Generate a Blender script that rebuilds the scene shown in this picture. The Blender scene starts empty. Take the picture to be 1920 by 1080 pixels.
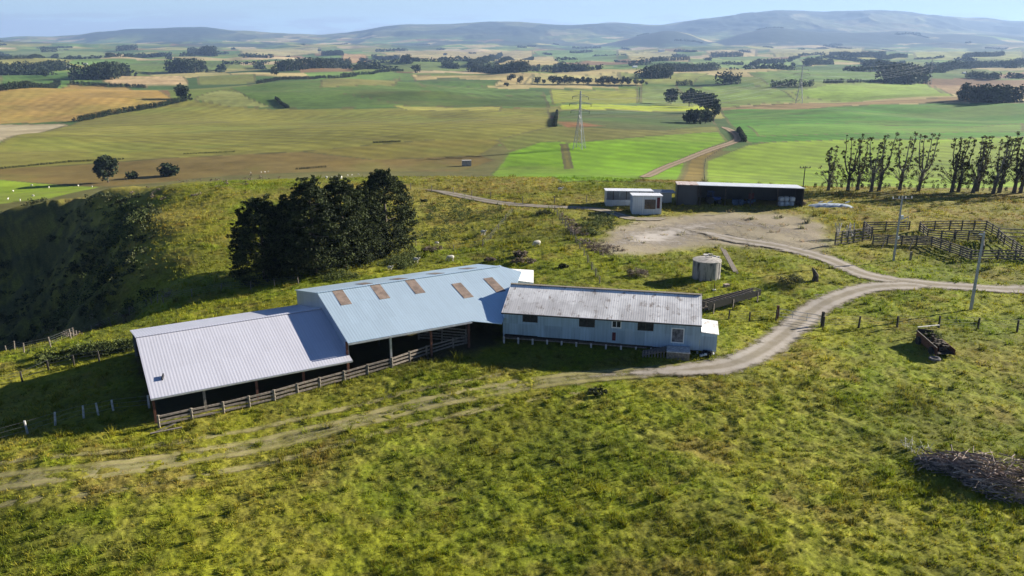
import bpy, bmesh, math, random
import numpy as np
from mathutils import Vector
S = bpy.context.scene
COL = S.collection
R = math.radians
rnd = random.Random(7)
NR = np.random.default_rng(11)

# ------------------------------------------------------------------ camera, sky, sun, exposure
F = 1500.0; PITCH = math.atan(455 / F); CZ = 30.0
SUN_AZ = R(22.5); SUN_EL = R(19.5)
cam_d = bpy.data.cameras.new('camera'); cam = bpy.data.objects.new('camera', cam_d); COL.objects.link(cam)
cam.location = (0, 0, CZ); cam.rotation_euler = (math.pi / 2 - PITCH, 0, 0)
cam_d.sensor_width = 36; cam_d.lens = 36 * F / 1920; cam_d.clip_start = 0.5; cam_d.clip_end = 60000
S.camera = cam
w = bpy.data.worlds.new('World'); S.world = w; w.use_nodes = True
nt = w.node_tree; nt.nodes.clear()
L = nt.links.new
out = nt.nodes.new('ShaderNodeOutputWorld'); bg = nt.nodes.new('ShaderNodeBackground'); bg.inputs['Strength'].default_value = 0.05
sky = nt.nodes.new('ShaderNodeTexSky'); sky.sky_type = 'NISHITA'; sky.sun_disc = False
sky.sun_elevation = SUN_EL; sky.sun_rotation = math.pi / 2 - SUN_AZ; sky.altitude = 2000; sky.air_density = 0.55; sky.dust_density = 0.15; sky.ozone_density = 5.0
tc = nt.nodes.new('ShaderNodeTexCoord'); sep = nt.nodes.new('ShaderNodeSeparateXYZ'); L(tc.outputs['Generated'], sep.inputs[0])
mp = nt.nodes.new('ShaderNodeMapping'); mp.inputs['Scale'].default_value = (9, 9, 90); L(tc.outputs['Generated'], mp.inputs[0])
nz = nt.nodes.new('ShaderNodeTexNoise'); nz.inputs['Scale'].default_value = 1.0; nz.inputs['Detail'].default_value = 7; nz.inputs['Roughness'].default_value = 0.62
L(mp.outputs[0], nz.inputs['Vector'])
def wmath(op, a, b=None, c=None):
    n = nt.nodes.new('ShaderNodeMath'); n.operation = op
    for i, v in enumerate((a, b, c)):
        if v is None: continue
        if isinstance(v, (int, float)): n.inputs[i].default_value = v
        else: L(v, n.inputs[i])
    return n.outputs[0]
def wmr(v, a, b, c=0.0, d=1.0):
    n = nt.nodes.new('ShaderNodeMapRange'); n.interpolation_type = 'SMOOTHSTEP'
    L(v, n.inputs[0])
    for i, k in enumerate((a, b, c, d)): n.inputs[i + 1].default_value = k
    return n.outputs[0]
# low bank of lavender cloud, mostly to the left and close to the horizon
az = wmr(sep.outputs[0], 0.20, -0.30, 0.02, 1.0)
el = wmr(sep.outputs[2], 0.046, 0.018)
top = wmr(sep.outputs[2], 0.0, 0.012)
dens = wmath('ADD', wmath('MULTIPLY_ADD', nz.outputs[0], 2.6, -0.78), wmath('MULTIPLY', wmath('SUBTRACT', wmath('MULTIPLY', az, el), 0.50), 0.26))
msk = wmath('MULTIPLY', wmr(dens, 0.47, 0.63), wmath('MULTIPLY', wmath('MULTIPLY', el, top), 0.75))
mixc = nt.nodes.new('ShaderNodeMix'); mixc.data_type = 'RGBA'; mixc.inputs[7].default_value = (3.1, 3.5, 4.5, 1)
pale = nt.nodes.new('ShaderNodeMix'); pale.data_type = 'RGBA'; pale.inputs[7].default_value = (4.3, 5.5, 6.0, 1); L(wmr(sep.outputs[2], .22, .04, 0, .8), pale.inputs[0]); L(sky.outputs[0], pale.inputs[6])
L(msk, mixc.inputs[0]); L(pale.outputs[2], mixc.inputs[6]); L(mixc.outputs[2], bg.inputs['Color']); L(bg.outputs[0], out.inputs[0])
sl = bpy.data.lights.new('sun', 'SUN'); sl.energy = 5.0; sl.angle = R(0.5); sl.color = (1.0, 0.93, 0.80)
so = bpy.data.objects.new('sun', sl); COL.objects.link(so); so.location = (60, 30, 90)
SD = Vector((math.cos(SUN_EL) * math.cos(SUN_AZ), math.cos(SUN_EL) * math.sin(SUN_AZ), math.sin(SUN_EL)))
so.rotation_euler = SD.to_track_quat('Z', 'Y').to_euler()
S.render.engine = 'CYCLES'
S.view_settings.view_transform = 'Standard'; S.view_settings.look = 'None'; S.view_settings.gamma = 1
S.view_settings.exposure = 1.46
S.cycles.max_bounces = 5; S.cycles.diffuse_bounces = 2; S.cycles.glossy_bounces = 2; S.cycles.transparent_max_bounces = 8; S.cycles.volume_bounces = 0

# ------------------------------------------------------------------ numeric helpers
_perm = np.random.default_rng(5).permutation(4096).astype(np.int64)
_val = np.random.default_rng(6).random(4096)
def vnoise(x, y, seed=0):
    x = np.asarray(x, float); y = np.asarray(y, float)
    xi = np.floor(x).astype(np.int64); yi = np.floor(y).astype(np.int64); fx = x - xi; fy = y - yi
    fx = fx * fx * (3 - 2 * fx); fy = fy * fy * (3 - 2 * fy)
    def h(a, b): return _val[_perm[(a + _perm[(b + seed * 57) & 4095]) & 4095]]
    a = h(xi, yi); b = h(xi + 1, yi); c = h(xi, yi + 1); d = h(xi + 1, yi + 1)
    return (a * (1 - fx) + b * fx) * (1 - fy) + (c * (1 - fx) + d * fx) * fy
def fbm(x, y, oct=4, seed=0, g=0.5):
    s = 0; a = 1; t = 0
    for k in range(oct):
        s = s + a * vnoise(x * 2 ** k + 13.7 * k, y * 2 ** k - 7.1 * k, seed + k); t += a; a *= g
    return s / t
def sst(x, a, b):
    t = np.clip((np.asarray(x, float) - a) / (b - a), 0, 1); return t * t * (3 - 2 * t)
cP, sP = math.cos(PITCH), math.sin(PITCH)
def ray(px, py):
    u = (px - 960) / F; v = -(py - 540) / F
    return np.array([u, cP + v * sP, -sP + v * cP])
def atz(px, py, z=0.0):
    d = ray(px, py); t = (z - CZ) / d[2]; return np.array([d[0] * t, d[1] * t, z])

# ------------------------------------------------------------------ terrain height
CP = []
def cpz(px, py, z):
    p = atz(px, py, z); CP.append((p[0], p[1], z))
for px in (-500, 0, 480, 960, 1440, 1920, 2500):
    for py, z in ((1300, -0.3), (1080, 0), (950, 0.0), (860, 0.1)): cpz(px, py, z + (0.5 if px > 1300 else 0))
for x, y, z in ((-29.4, 60.1, .05), (-22.3, 64.4, .1), (-15.2, 68.7, .36), (-11.6, 71.4, .7), (-7.9, 73.6, 1.0), (-4.3, 75.3, 1.2), (-.9, 76.1, 1.1), (5, 74.9, 1.25), (11, 73.6, 1.35),
                (18.2, 72.1, 1.45), (-38, 70, -.4), (-26, 78, .1), (-14, 86, .6), (-4, 92, 1.0), (8, 85, 1.3), (20, 83, 1.3), (-45, 58, -1.6), (-60, 50, -3), (-50, 64, -2.2), (-40, 45, -.8),
                (-75, 40, -5), (0, 62, .5), (12, 62, .9), (25, 62, 1.0), (40, 70, 1.0), (60, 70, 1.0), (90, 70, 1.0)): CP.append((x, y, z))
for px in (1000, 1200, 1400, 1600, 1800, 2000, 2400):
    for py in (600, 540, 480, 430, 400): cpz(px, py, 1.1)
for px in (1100, 1300, 1500, 1700, 1920, 2300): cpz(px, 372, 1.0)
for px in (600, 700, 800, 900):
    cpz(px, 560 if px > 650 else 548, .4); cpz(px, 500, 0.0); cpz(px, 450, -.6); cpz(px, 400, 0.2); cpz(px, 360, 0.6)
for px, py, z in ((0, 665, -3), (150, 628, -2.5), (310, 592, -1.6), (430, 562, -1.0), (560, 535, -0.6), (660, 525, -.3), (-300, 740, -6),
                  (400, 395, 0), (400, 450, -1.0), (400, 520, -2.4), (500, 395, 0), (520, 500, -2.5), (600, 430, -1.2), (330, 400, -1.0), (330, 460, -1.4), (330, 540, -2.4), (290, 430, -1.6), (285, 500, -3.0), (280, 550, -4.5),
                  (300, 350, -.5), (380, 345, .5), (500, 345, .8), (600, 338, .8), (700, 334, .8), (850, 333, .8), (1000, 334, .8), (1150, 336, .8), (1300, 342, .8),
                  (270, 362, -2.5), (230, 430, -3), (225, 500, -5.5), (225, 570, -7.5), (180, 362, -4), (170, 420, -8), (165, 500, -13.5), (160, 590, -18),
                  (100, 374, -7), (100, 415, -11), (100, 500, -19), (100, 600, -25), (0, 388, -9), (0, 430, -13.5), (0, 520, -22), (0, 640, -30),
                  (-200, 405, -13), (-200, 480, -20), (-200, 640, -34), (-500, 420, -12), (-500, 600, -36)): cpz(px, py, z)
for px in (1560, 1700, 1850, 2050, 2400): cpz(px, 352, .7)
for k, (px, py) in enumerate(((0, 665), (150, 628), (310, 592))):
    p = atz(px, py, -2.0); CP.append((p[0] - 12, p[1] + 17, (-18, -14, -10)[k]))
for a in np.radians(np.arange(-60, 61, 9)):
    lf = a < R(-18)
    for D, z in ((245, -15 if not lf else -22), (320, -27 if not lf else -31), (400, -34), (480, -36)): CP.append((D * math.sin(a), D * math.cos(a), z))
    if abs(a) > R(36): CP.append((150 * math.sin(a), 150 * math.cos(a), -20 if a < 0 else 0.8))
CP = np.array(CP)
_c2 = 36.0
_d = np.sqrt(((CP[:, None, :2] - CP[None, :, :2]) ** 2).sum(-1) + _c2)
_A = np.zeros((len(CP) + 1, len(CP) + 1)); _A[:-1, :-1] = _d - 0.8 * np.eye(len(CP)) * -1; _A[-1, :-1] = 1; _A[:-1, -1] = 1
_A[:-1, :-1] = _d; _A[:-1, :-1] -= 0.6 * np.eye(len(CP))
_W = np.linalg.solve(_A, np.append(CP[:, 2], 0.0))
def near_h(x, y):
    o = np.empty(len(x))
    for i in range(0, len(x), 60000):
        a = x[i:i + 60000]; b = y[i:i + 60000]
        o[i:i + 60000] = np.sqrt((a[:, None] - CP[None, :, 0]) ** 2 + (b[:, None] - CP[None, :, 1]) ** 2 + _c2) @ _W[:-1] + _W[-1]
    return o
RID1 = np.array([(-900, 62), (-300, 75), (0, 71), (60, 67), (100, 68), (150, 66), (185, 57), (215, 60), (240, 53), (300, 52), (380, 49), (430, 56), (500, 60), (600, 65), (650, 61), (700, 54), (760, 46),
                 (850, 45), (950, 41), (1010, 45), (1060, 48), (1130, 44), (1180, 45), (1240, 48), (1300, 38), (1380, 27), (1460, 19), (1510, 20), (1560, 23), (1630, 20), (1680, 22), (1740, 29),
                 (1800, 33), (1840, 34), (1890, 41), (1930, 38), (2200, 30), (2900, 40)], float)
RID2 = np.array([(-900, 92), (0, 92), (1000, 92), (1080, 90), (1140, 82), (1200, 66), (1255, 56), (1300, 66), (1335, 80), (1390, 62), (1450, 51), (1520, 60), (1600, 62), (1680, 58), (1760, 64), (1850, 66),
                 (1930, 70), (2300, 66), (2900, 80)], float)
RID3 = np.array([(-900, 60), (0, 90), (600, 90), (1040, 90), (1110, 44), (1150, 40), (1230, 50), (1260, 41), (1320, 36), (1400, 45), (1900, 60), (2900, 60)], float)
def ridge(x, y, tab, Y0, wf, wb, seed, spur=0.15):
    px = 960 + F * x / np.maximum(y * cP, 1)
    xs_ = np.arange(-900, 2901, 4.); rs_ = np.interp(xs_, tab[:, 0], tab[:, 1]); kr = np.exp(-(np.arange(-12, 13) / 5.) ** 2); rs_ = np.convolve(np.pad(rs_, 12, 'edge'), kr / kr.sum(), 'valid')
    row = np.interp(px, xs_, rs_) + 2.5 * (fbm(px / 45, px * 0, 4, seed + 9) - .5)
    v = -(row - 540) / F
    z = CZ + Y0 * (-sP + v * cP) / (cP + v * sP)
    yy = y - Y0 - 500 * (vnoise(x / 2500, x * 0 + .3, seed) - .5)
    g = np.where(yy < 0, np.exp(-(yy / wf) ** 2), np.exp(-(yy / wb) ** 2))
    off = np.abs(yy) / wf
    n = (1 - np.abs(2 * fbm(x / 1100, y / 1700, 5, seed + 3, .55) - 1) * 2.2) * .6 - .42
    return -60 + (z + 60) * g * (1 + spur * 2.4 * n * np.clip(off * 1.6, 0, 1))
def H(x, y):
    x = np.asarray(x, float).ravel(); y = np.asarray(y, float).ravel()
    D = np.hypot(x, y)
    z = -38 + 38 * (fbm(x / 290, y / 290, 3, 2, .38) - .5) * sst(D, 380, 800)
    z = z + 62 * (fbm(x / 850 + 3, y / 850, 4, 8) - .5) * sst(D, 1500, 4500)
    far = D > 1500
    if far.any():
        xf, yf, Df = x[far], y[far], D[far]
        zf = z[far] + 60 * sst(Df, 4200, 9000) + 120 * (fbm(xf / 1500, yf / 1500, 4, 21) - .42) * sst(Df, 4000, 8000)
        zf = np.minimum(zf, CZ + Df * 0.004)
        r1 = ridge(xf, yf, RID1, 13000., 2900., 2500., 31); r2 = ridge(xf, yf, RID2, 9300., 1300., 1500., 41, .12); r3 = ridge(xf, yf, RID3, 17000., 2500., 2000., 51)
        z[far] = np.maximum(np.maximum(zf, r1), np.maximum(r2, r3))
    m = D < 480
    if m.any():
        nh = near_h(x[m], y[m]) + 0.7 * (fbm(x[m] / 14, y[m] / 14, 3, 9) - .5) * sst(D[m], 30, 60)
        t = sst(D[m], 400, 470)
        z[m] = nh * (1 - t) + z[m] * t
    return z
_S = np.unique(np.concatenate([np.linspace(32, 200, 260), np.geomspace(200, 19000, 900)]))
def at(px, py):
    """the point of the terrain seen at a photo pixel"""
    d = ray(px, py); t = _S / math.hypot(d[0], d[1])
    X, Y, Z = d[0] * t, d[1] * t, CZ + d[2] * t
    g = Z - H(X, Y); k = np.argmax(g < 0)
    if g[k] >= 0: k = len(_S) - 1
    k = max(k, 1); f = g[k - 1] / (g[k - 1] - g[k] + 1e-9); f = min(max(f, 0), 1)
    x = X[k - 1] + f * (X[k] - X[k - 1]); y = Y[k - 1] + f * (Y[k] - Y[k - 1])
    return np.array([x, y, float(H([x], [y])[0])])
def hz(x, y): return float(H([x], [y])[0])
def mpp(p): return (p[1] * cP - (p[2] - CZ) * sP) / F      # metres per photo pixel at a point

# ------------------------------------------------------------------ mesh helpers
def npmesh(name, V, Fc, mat, parent=None, attrs=None, smooth=False, loc=None):
    V = np.asarray(V, np.float32); Fc = np.asarray(Fc, np.int32)
    o0 = origin(parent) if parent else np.array(loc if loc is not None else (0, 0, 0), float)
    V = (V - o0.astype(np.float32)).astype(np.float32)
    me = bpy.data.meshes.new(name); k = Fc.shape[1]
    me.vertices.add(len(V)); me.vertices.foreach_set('co', V.ravel())
    me.loops.add(Fc.size); me.loops.foreach_set('vertex_index', Fc.ravel())
    me.polygons.add(len(Fc)); me.polygons.foreach_set('loop_start', np.arange(0, Fc.size, k, dtype=np.int32))
    if smooth: me.polygons.foreach_set('use_smooth', np.ones(len(Fc), bool))
    for an, (ty, a) in (attrs or {}).items():
        at_ = me.attributes.new(an, ty, 'POINT')
        at_.data.foreach_set('color' if ty == 'FLOAT_COLOR' else 'value', np.asarray(a, np.float32).ravel())
    me.update(calc_edges=True)
    if mat: me.materials.append(mat)
    o = bpy.data.objects.new(name, me); COL.objects.link(o)
    if parent: o.parent = parent
    else: o.location = o0
    return o
def origin(o):
    p = np.zeros(3)
    while o is not None: p += np.array(o.location); o = o.parent
    return p
def tag(o, label=None, cat=None, group=None, kind=None):
    if label: o['label'] = label
    if cat: o['category'] = cat
    if group: o['group'] = group
    if kind: o['kind'] = kind
    return o
def thing(name, label, cat, loc, group=None, kind=None):
    o = bpy.data.objects.new(name, None); COL.objects.link(o); o.location = tuple(float(v) for v in loc); o.empty_display_size = .3
    return tag(o, label, cat, group, kind)
def copy_tree(o, parent=None):
    c = o.copy(); COL.objects.link(c); c.parent = parent
    for ch in list(o.children): copy_tree(ch, c)
    return c
class MB:
    def __init__(s): s.v = []; s.f = []
    def add(s, vs, fs):
        n = len(s.v); s.v += [tuple(map(float, v)) for v in vs]; s.f += [tuple(n + i for i in f) for f in fs]; return s
    def hexa(s, b, t):
        return s.add(list(b) + list(t), [(3, 2, 1, 0), (4, 5, 6, 7), (0, 1, 5, 4), (1, 2, 6, 5), (2, 3, 7, 6), (3, 0, 4, 7)])
    def box(s, c, sz, a=0.0):
        ca, sa = math.cos(a), math.sin(a); x, y, z = sz[0] / 2, sz[1] / 2, sz[2] / 2
        def q(dx, dy, dz): return (c[0] + dx * ca - dy * sa, c[1] + dx * sa + dy * ca, c[2] + dz)
        return s.hexa([q(-x, -y, -z), q(x, -y, -z), q(x, y, -z), q(-x, y, -z)], [q(-x, -y, z), q(x, -y, z), q(x, y, z), q(-x, y, z)])
    def beam(s, p, q, w, h=None, up=(0, 0, 1)):
        h = h or w; p = Vector(p); q = Vector(q); d = (q - p).normalized(); u = Vector(up)
        if abs(d.dot(u)) > .98: u = Vector((1, 0, 0))
        r = d.cross(u).normalized() * w / 2; t = r.cross(d).normalized() * h / 2
        return s.hexa([p - r - t, p + r - t, p + r + t, p - r + t], [q - r - t, q + r - t, q + r + t, q - r + t])
    def tube(s, pts, rad, n=6):
        pts = [Vector(p) for p in pts]; k0 = len(s.v)
        for i, p in enumerate(pts):
            d = (pts[min(i + 1, len(pts) - 1)] - pts[max(i - 1, 0)]).normalized()
            u = Vector((0, 0, 1)) if abs(d.z) < .9 else Vector((1, 0, 0)); r = d.cross(u).normalized(); t = r.cross(d)
            for k in range(n):
                a = 2 * math.pi * k / n; s.v.append(tuple(p + (r * math.cos(a) + t * math.sin(a)) * rad[i]))
        for i in range(len(pts) - 1):
            for k in range(n):
                a = k0 + i * n + k; b = k0 + i * n + (k + 1) % n; s.f.append((a, b, b + n, a + n))
        s.f.append(tuple(k0 + n - 1 - k for k in range(n))); e = k0 + (len(pts) - 1) * n; s.f.append(tuple(e + k for k in range(n)))
        return s
    def slab(s, poly, t):
        """polygon (3-D, ccw from above) thickened downwards by t"""
        n = len(poly); b = [(p[0], p[1], p[2] - t) for p in poly]
        return s.add(list(poly) + b, [tuple(range(n)), tuple(2 * n - 1 - i for i in range(n))] + [(i, i + n, (i + 1) % n + n, (i + 1) % n) for i in range(n)])
    def wall(s, p, q, z0p, z0q, z1p, z1q, t):
        """upright panel between plan points p and q, thickness t to the left of p->q"""
        d = np.array([q[0] - p[0], q[1] - p[1]]); d = d / np.hypot(*d); nx, ny = -d[1] * t, d[0] * t
        return s.hexa([(p[0], p[1], z0p), (q[0], q[1], z0q), (q[0] + nx, q[1] + ny, z0q), (p[0] + nx, p[1] + ny, z0p)],
                      [(p[0], p[1], z1p), (q[0], q[1], z1q), (q[0] + nx, q[1] + ny, z1q), (p[0] + nx, p[1] + ny, z1p)])
    def build(s, name, mat, parent=None, smooth=False, loc=None):
        me = bpy.data.meshes.new(name); o0 = origin(parent) if parent else np.array(loc if loc is not None else (0, 0, 0), float)
        me.from_pydata([(v[0] - o0[0], v[1] - o0[1], v[2] - o0[2]) for v in s.v], [], s.f)
        bm = bmesh.new(); bm.from_mesh(me); bmesh.ops.recalc_face_normals(bm, faces=bm.faces); bm.to_mesh(me); bm.free()
        if smooth: me.polygons.foreach_set('use_smooth', [True] * len(me.polygons))
        me.materials.append(mat); o = bpy.data.objects.new(name, me); COL.objects.link(o)
        if parent: o.parent = parent
        else: o.location = tuple(o0)
        return o

# ------------------------------------------------------------------ materials
class N:
    def __init__(s, name):
        s.m = bpy.data.materials.new(name); s.m.use_nodes = True; s.t = s.m.node_tree; s.t.nodes.clear()
        s.o = s.t.nodes.new('ShaderNodeOutputMaterial'); s.b = s.t.nodes.new('ShaderNodeBsdfPrincipled'); s.t.links.new(s.b.outputs[0], s.o.inputs[0])
    def n(s, ty, **k):
        n = s.t.nodes.new(ty)
        for a, v in k.items():
            if a[0] == 'i' and a[1:].isdigit(): s.set(n.inputs[int(a[1:])], v)
            elif a.startswith('I_'): s.set(n.inputs[a[2:].replace('_', ' ')], v)
            else: setattr(n, a, v)
        return n
    def set(s, i, v):
        if hasattr(v, 'is_output') or isinstance(v, bpy.types.NodeSocket): s.t.links.new(v, i)
        else: i.default_value = v
    def math(s, op, a, b=0.0, c=0.0):
        return s.n('ShaderNodeMath', operation=op, i0=a, i1=b, i2=c).outputs[0]
    def mix(s, f, a, b, bt='MIX'):
        n = s.n('ShaderNodeMix', data_type='RGBA', blend_type=bt); s.set(n.inputs[0], f); s.set(n.inputs[6], a); s.set(n.inputs[7], b); return n.outputs[2]
    def mr(s, v, a, b, c=0.0, d=1.0): return s.n('ShaderNodeMapRange', interpolation_type='SMOOTHSTEP', i0=v, i1=a, i2=b, i3=c, i4=d).outputs[0]
    def pos(s): return s.n('ShaderNodeNewGeometry').outputs['Position']
    def noise(s, scale, det=4, rough=.55, vec=None, stretch=None):
        v = vec or s.pos()
        if stretch: v = s.n('ShaderNodeMapping', i0=v, I_Scale=stretch).outputs[0]
        return s.n('ShaderNodeTexNoise', I_Vector=v, I_Scale=scale, I_Detail=det, I_Roughness=rough).outputs[0]
    def bump(s, h, st=.3, dist=.1):
        b = s.n('ShaderNodeBump', I_Strength=st, I_Distance=dist, I_Height=h); s.t.links.new(b.outputs[0], s.b.inputs['Normal']); return b
    def fin(s, col, rough=.9, metal=0.0, spec=.3):
        s.set(s.b.inputs['Base Color'], col); s.set(s.b.inputs['Roughness'], rough); s.set(s.b.inputs['Metallic'], metal); s.set(s.b.inputs['Specular IOR Level'], spec); return s.m
def C(r, g, b, k=1.0):
    f = lambda v: (v / 12.92 if v <= .04045 else ((v + .055) / 1.055) ** 2.4)
    return (f(r / 255) * k, f(g / 255) * k, f(b / 255) * k, 1.0)
def plain(name, c, var=.35, sc=3.0, rough=.85, metal=0.0, bump=.0, stretch=None, spec=.3):
    n = N(name); q = n.noise(sc, 5, .6, stretch=stretch); d = tuple(v * (1 - var) for v in c[:3]) + (1,); l = tuple(min(1, v * (1 + var)) for v in c[:3]) + (1,)
    if bump: n.bump(q, bump, .05)
    return n.fin(n.mix(n.mr(q, .3, .7), d, l), rough, metal, spec)
def corr(name, ang, c, pitch=.28, rough=.45, metal=.5, streak=.25, rust=0.0, rustc=(.12, .05, .025, 1), bumpd=.006, sheet=.12, up=False, c2=None):
    """ribbed roofing iron: ribs across the direction ang, running down the slope (or upright walls)"""
    n = N(name); p = n.pos()
    u = n.n('ShaderNodeVectorMath', operation='DOT_PRODUCT', i0=p, i1=(math.cos(ang), math.sin(ang), 0)).outputs['Value']
    v = n.n('ShaderNodeVectorMath', operation='DOT_PRODUCT', i0=p, i1=(-math.sin(ang), math.cos(ang), 1.0 if up else 0)).outputs['Value']
    uv = n.n('ShaderNodeCombineXYZ', i0=u, i1=v).outputs[0]
    s1 = n.noise(1.0, 5, .65, vec=uv, stretch=(5.0, .22, 1)); s2 = n.noise(1.0, 5, .6, vec=uv, stretch=(.35, .3, 1))
    sh = n.n('ShaderNodeTexWhiteNoise', noise_dimensions='2D', I_Vector=n.n('ShaderNodeCombineXYZ', i0=n.math('FLOOR', n.math('DIVIDE', u, .9)), i1=n.math('FLOOR', n.math('DIVIDE', v, 3.7))).outputs[0]).outputs['Value']
    wv = n.math('SINE', n.math('MULTIPLY', u, 2 * math.pi / pitch))
    f = n.math('ADD', n.math('ADD', n.math('MULTIPLY', n.math('SUBTRACT', s1, .5), streak * 2.2), n.math('MULTIPLY', n.math('SUBTRACT', sh, .5), sheet)), n.math('MULTIPLY', wv, .025))
    f = n.math('ADD', f, n.math('MULTIPLY', n.math('SUBTRACT', s2, .5), streak))
    b = c
    if c2: b = n.mix(n.mr(s2, .4, .6), c, c2)
    col = n.mix(1.0, b, n.n('ShaderNodeCombineColor', i0=n.math('ADD', f, 1), i1=n.math('ADD', f, 1), i2=n.math('ADD', f, 1)).outputs[0], 'MULTIPLY')
    if rust:
        rn = n.noise(1.0, 6, .7, vec=uv, stretch=(1.3, .8, 1)); col = n.mix(n.mr(rn, .72 - rust, .80 - rust * .6), col, rustc)
    n.bump(n.math('ADD', wv, n.math('MULTIPLY', s1, .5)), .5, bumpd)
    return n.fin(col, rough, metal, .5)
M = {}
M['timber'] = plain('weathered_timber', (.20, .17, .14, 1), .4, 6)
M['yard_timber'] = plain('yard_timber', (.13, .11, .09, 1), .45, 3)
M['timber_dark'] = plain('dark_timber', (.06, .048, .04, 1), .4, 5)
M['post'] = plain('fence_post', (.22, .19, .15, 1), .35, 6)
M['post_dark'] = plain('dark_fence_post', (.045, .04, .035, 1), .35, 6)
M['white_timber'] = plain('pale_timber', (.52, .50, .47, 1), .3, 4)
M['rust_steel'] = plain('rusty_steel', (.13, .055, .035, 1), .4, 5, .7, .2)
M['galv'] = plain('galvanised_steel', (.5, .52, .55, 1), .15, 3, .45, .7)
M['wire'] = plain('fence_wire', (.3, .3, .3, 1), .1, 3, .5, .6)
M['conductor'] = plain('conductor_wire', (.26, .27, .28, 1), .05, 3, .35, .6)
M['concrete'] = plain('stained_concrete', (.33, .31, .28, 1), .35, 1.6, .9, 0, .3, (1.6, 1.6, .35))
M['concrete_pole'] = plain('concrete_pole', (.36, .36, .36, 1), .15, 4)
M['bark'] = plain('bark', (.10, .08, .065, 1), .4, 4)
M['pale_bark'] = plain('pale_bark', (.25, .22, .19, 1), .45, 2.5)
M["dead_wood"] = plain("dead_wood", (.36, .28, .23, 1), .5, 2.5)
M['glass'] = plain('dark_glass', (.02, .025, .03, 1), .3, 2, .08, 0, spec=.8)
M['board'] = plain('boarded_window', (.035, .035, .03, 1), .4, 3)
M['white_paint'] = plain('white_paint', (.75, .75, .73, 1), .08, 2, .5)
M['red'] = plain('faded_red_panel', (.10, .025, .03, 1), .3, 3)
M['dark'] = plain('shed_interior', (.025, .023, .021, 1), .3, 2)
M['black'] = plain('black_plastic', (.015, .015, .017, 1), .3, 4, .4)
M['fleece'] = plain('fleece', (.55, .52, .45, 1), .12, 8, .95)
M['rubber'] = plain('rubber', (.03, .03, .03, 1), .3, 5, .8)
M['skylight'] = plain('brown_translucent_sheet', (.25, .19, .15, 1), .3, 1.5, .35)
M['blue'] = plain('blue_plastic', (.02, .07, .25, 1), .2, 4, .4)
M['wrap'] = plain('pale_wrap', (.42, .47, .52, 1), .3, 2, .4)

# ------------------------------------------------------------------ roads (plan lines) and fields
def catm(P, n=8):
    P = [np.array(p, float) for p in P]; P = [2 * P[0] - P[1]] + P + [2 * P[-1] - P[-2]]; o = []
    for i in range(1, len(P) - 2):
        for k in range(n):
            t = k / n; a, b, c, d = P[i - 1:i + 3]
            o.append(.5 * ((2 * b) + (-a + c) * t + (2 * a - 5 * b + 4 * c - d) * t * t + (-a + 3 * b - 3 * c + d) * t ** 3))
    o.append(P[-2]); return np.array(o)
def plan(pts): return np.array([at(*p)[:2] for p in pts])
def path(pts, n=8): return catm(plan(pts), n)
ROADS = {
 'gravel_road': (path([(2250, 548), (1920, 543), (1800, 537), (1700, 528), (1620, 514), (1540, 482), (1470, 464), (1380, 449), (1300, 432), (1230, 420)]), 1.9),
 'gravel_track': (path([(1760, 536), (1690, 536), (1630, 540), (1570, 558), (1525, 582), (1495, 608), (1455, 640), (1410, 668), (1360, 686), (1300, 693), (1220, 698), (1140, 703), (1060, 712)]), 1.7),
 'rear_track': (path([(1260, 408), (1190, 410), (1120, 392), (1045, 388), (990, 385), (930, 379), (880, 370), (820, 358), (770, 352)]), 1.5),
 'clay_road': (path([(1205, 334), (1240, 318), (1290, 298), (1330, 282), (1375, 267), (1384, 258), (1372, 246), (1350, 237)]), 3.4),
}
_tr = path([(1290, 693), (1200, 698), (1120, 705), (1040, 713), (950, 727), (850, 746), (760, 766), (650, 795), (500, 832), (350, 858), (200, 880), (0, 903), (-250, 925)])
def offset(P, d):
    t = np.gradient(P, axis=0); t /= np.linalg.norm(t, axis=1)[:, None]; return P + np.stack([-t[:, 1], t[:, 0]], 1) * d
TRACKS = [offset(_tr, .85), offset(_tr, -.85), offset(_tr, 3.1)[20:], offset(_tr, -2.9)[30:]]
def dist_path(x, y, P):
    o = np.full(len(x), 1e9)
    for a, b in zip(P[:-1], P[1:]):
        d = b - a; l = (d ** 2).sum() + 1e-9; t = np.clip(((x - a[0]) * d[0] + (y - a[1]) * d[1]) / l, 0, 1)
        o = np.minimum(o, np.hypot(x - a[0] - t * d[0], y - a[1] - t * d[1]))
    return o
def inpoly(x, y, P):
    r = np.zeros(len(x), bool); m = (x > P[:, 0].min()) & (x < P[:, 0].max()) & (y > P[:, 1].min()) & (y < P[:, 1].max())
    xs, ys = x[m], y[m]; q = np.zeros(len(xs), bool); j = len(P) - 1
    for i in range(len(P)):
        xi, yi = P[i]; xj, yj = P[j]
        if yi != yj: q ^= ((yi > ys) != (yj > ys)) & (xs < (xj - xi) * (ys - yi) / (yj - yi) + xi)
        j = i
    r[m] = q; return r
FG = .72
def fc(r, g, b): return np.array(C(r, g, b, FG)[:3])
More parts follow.
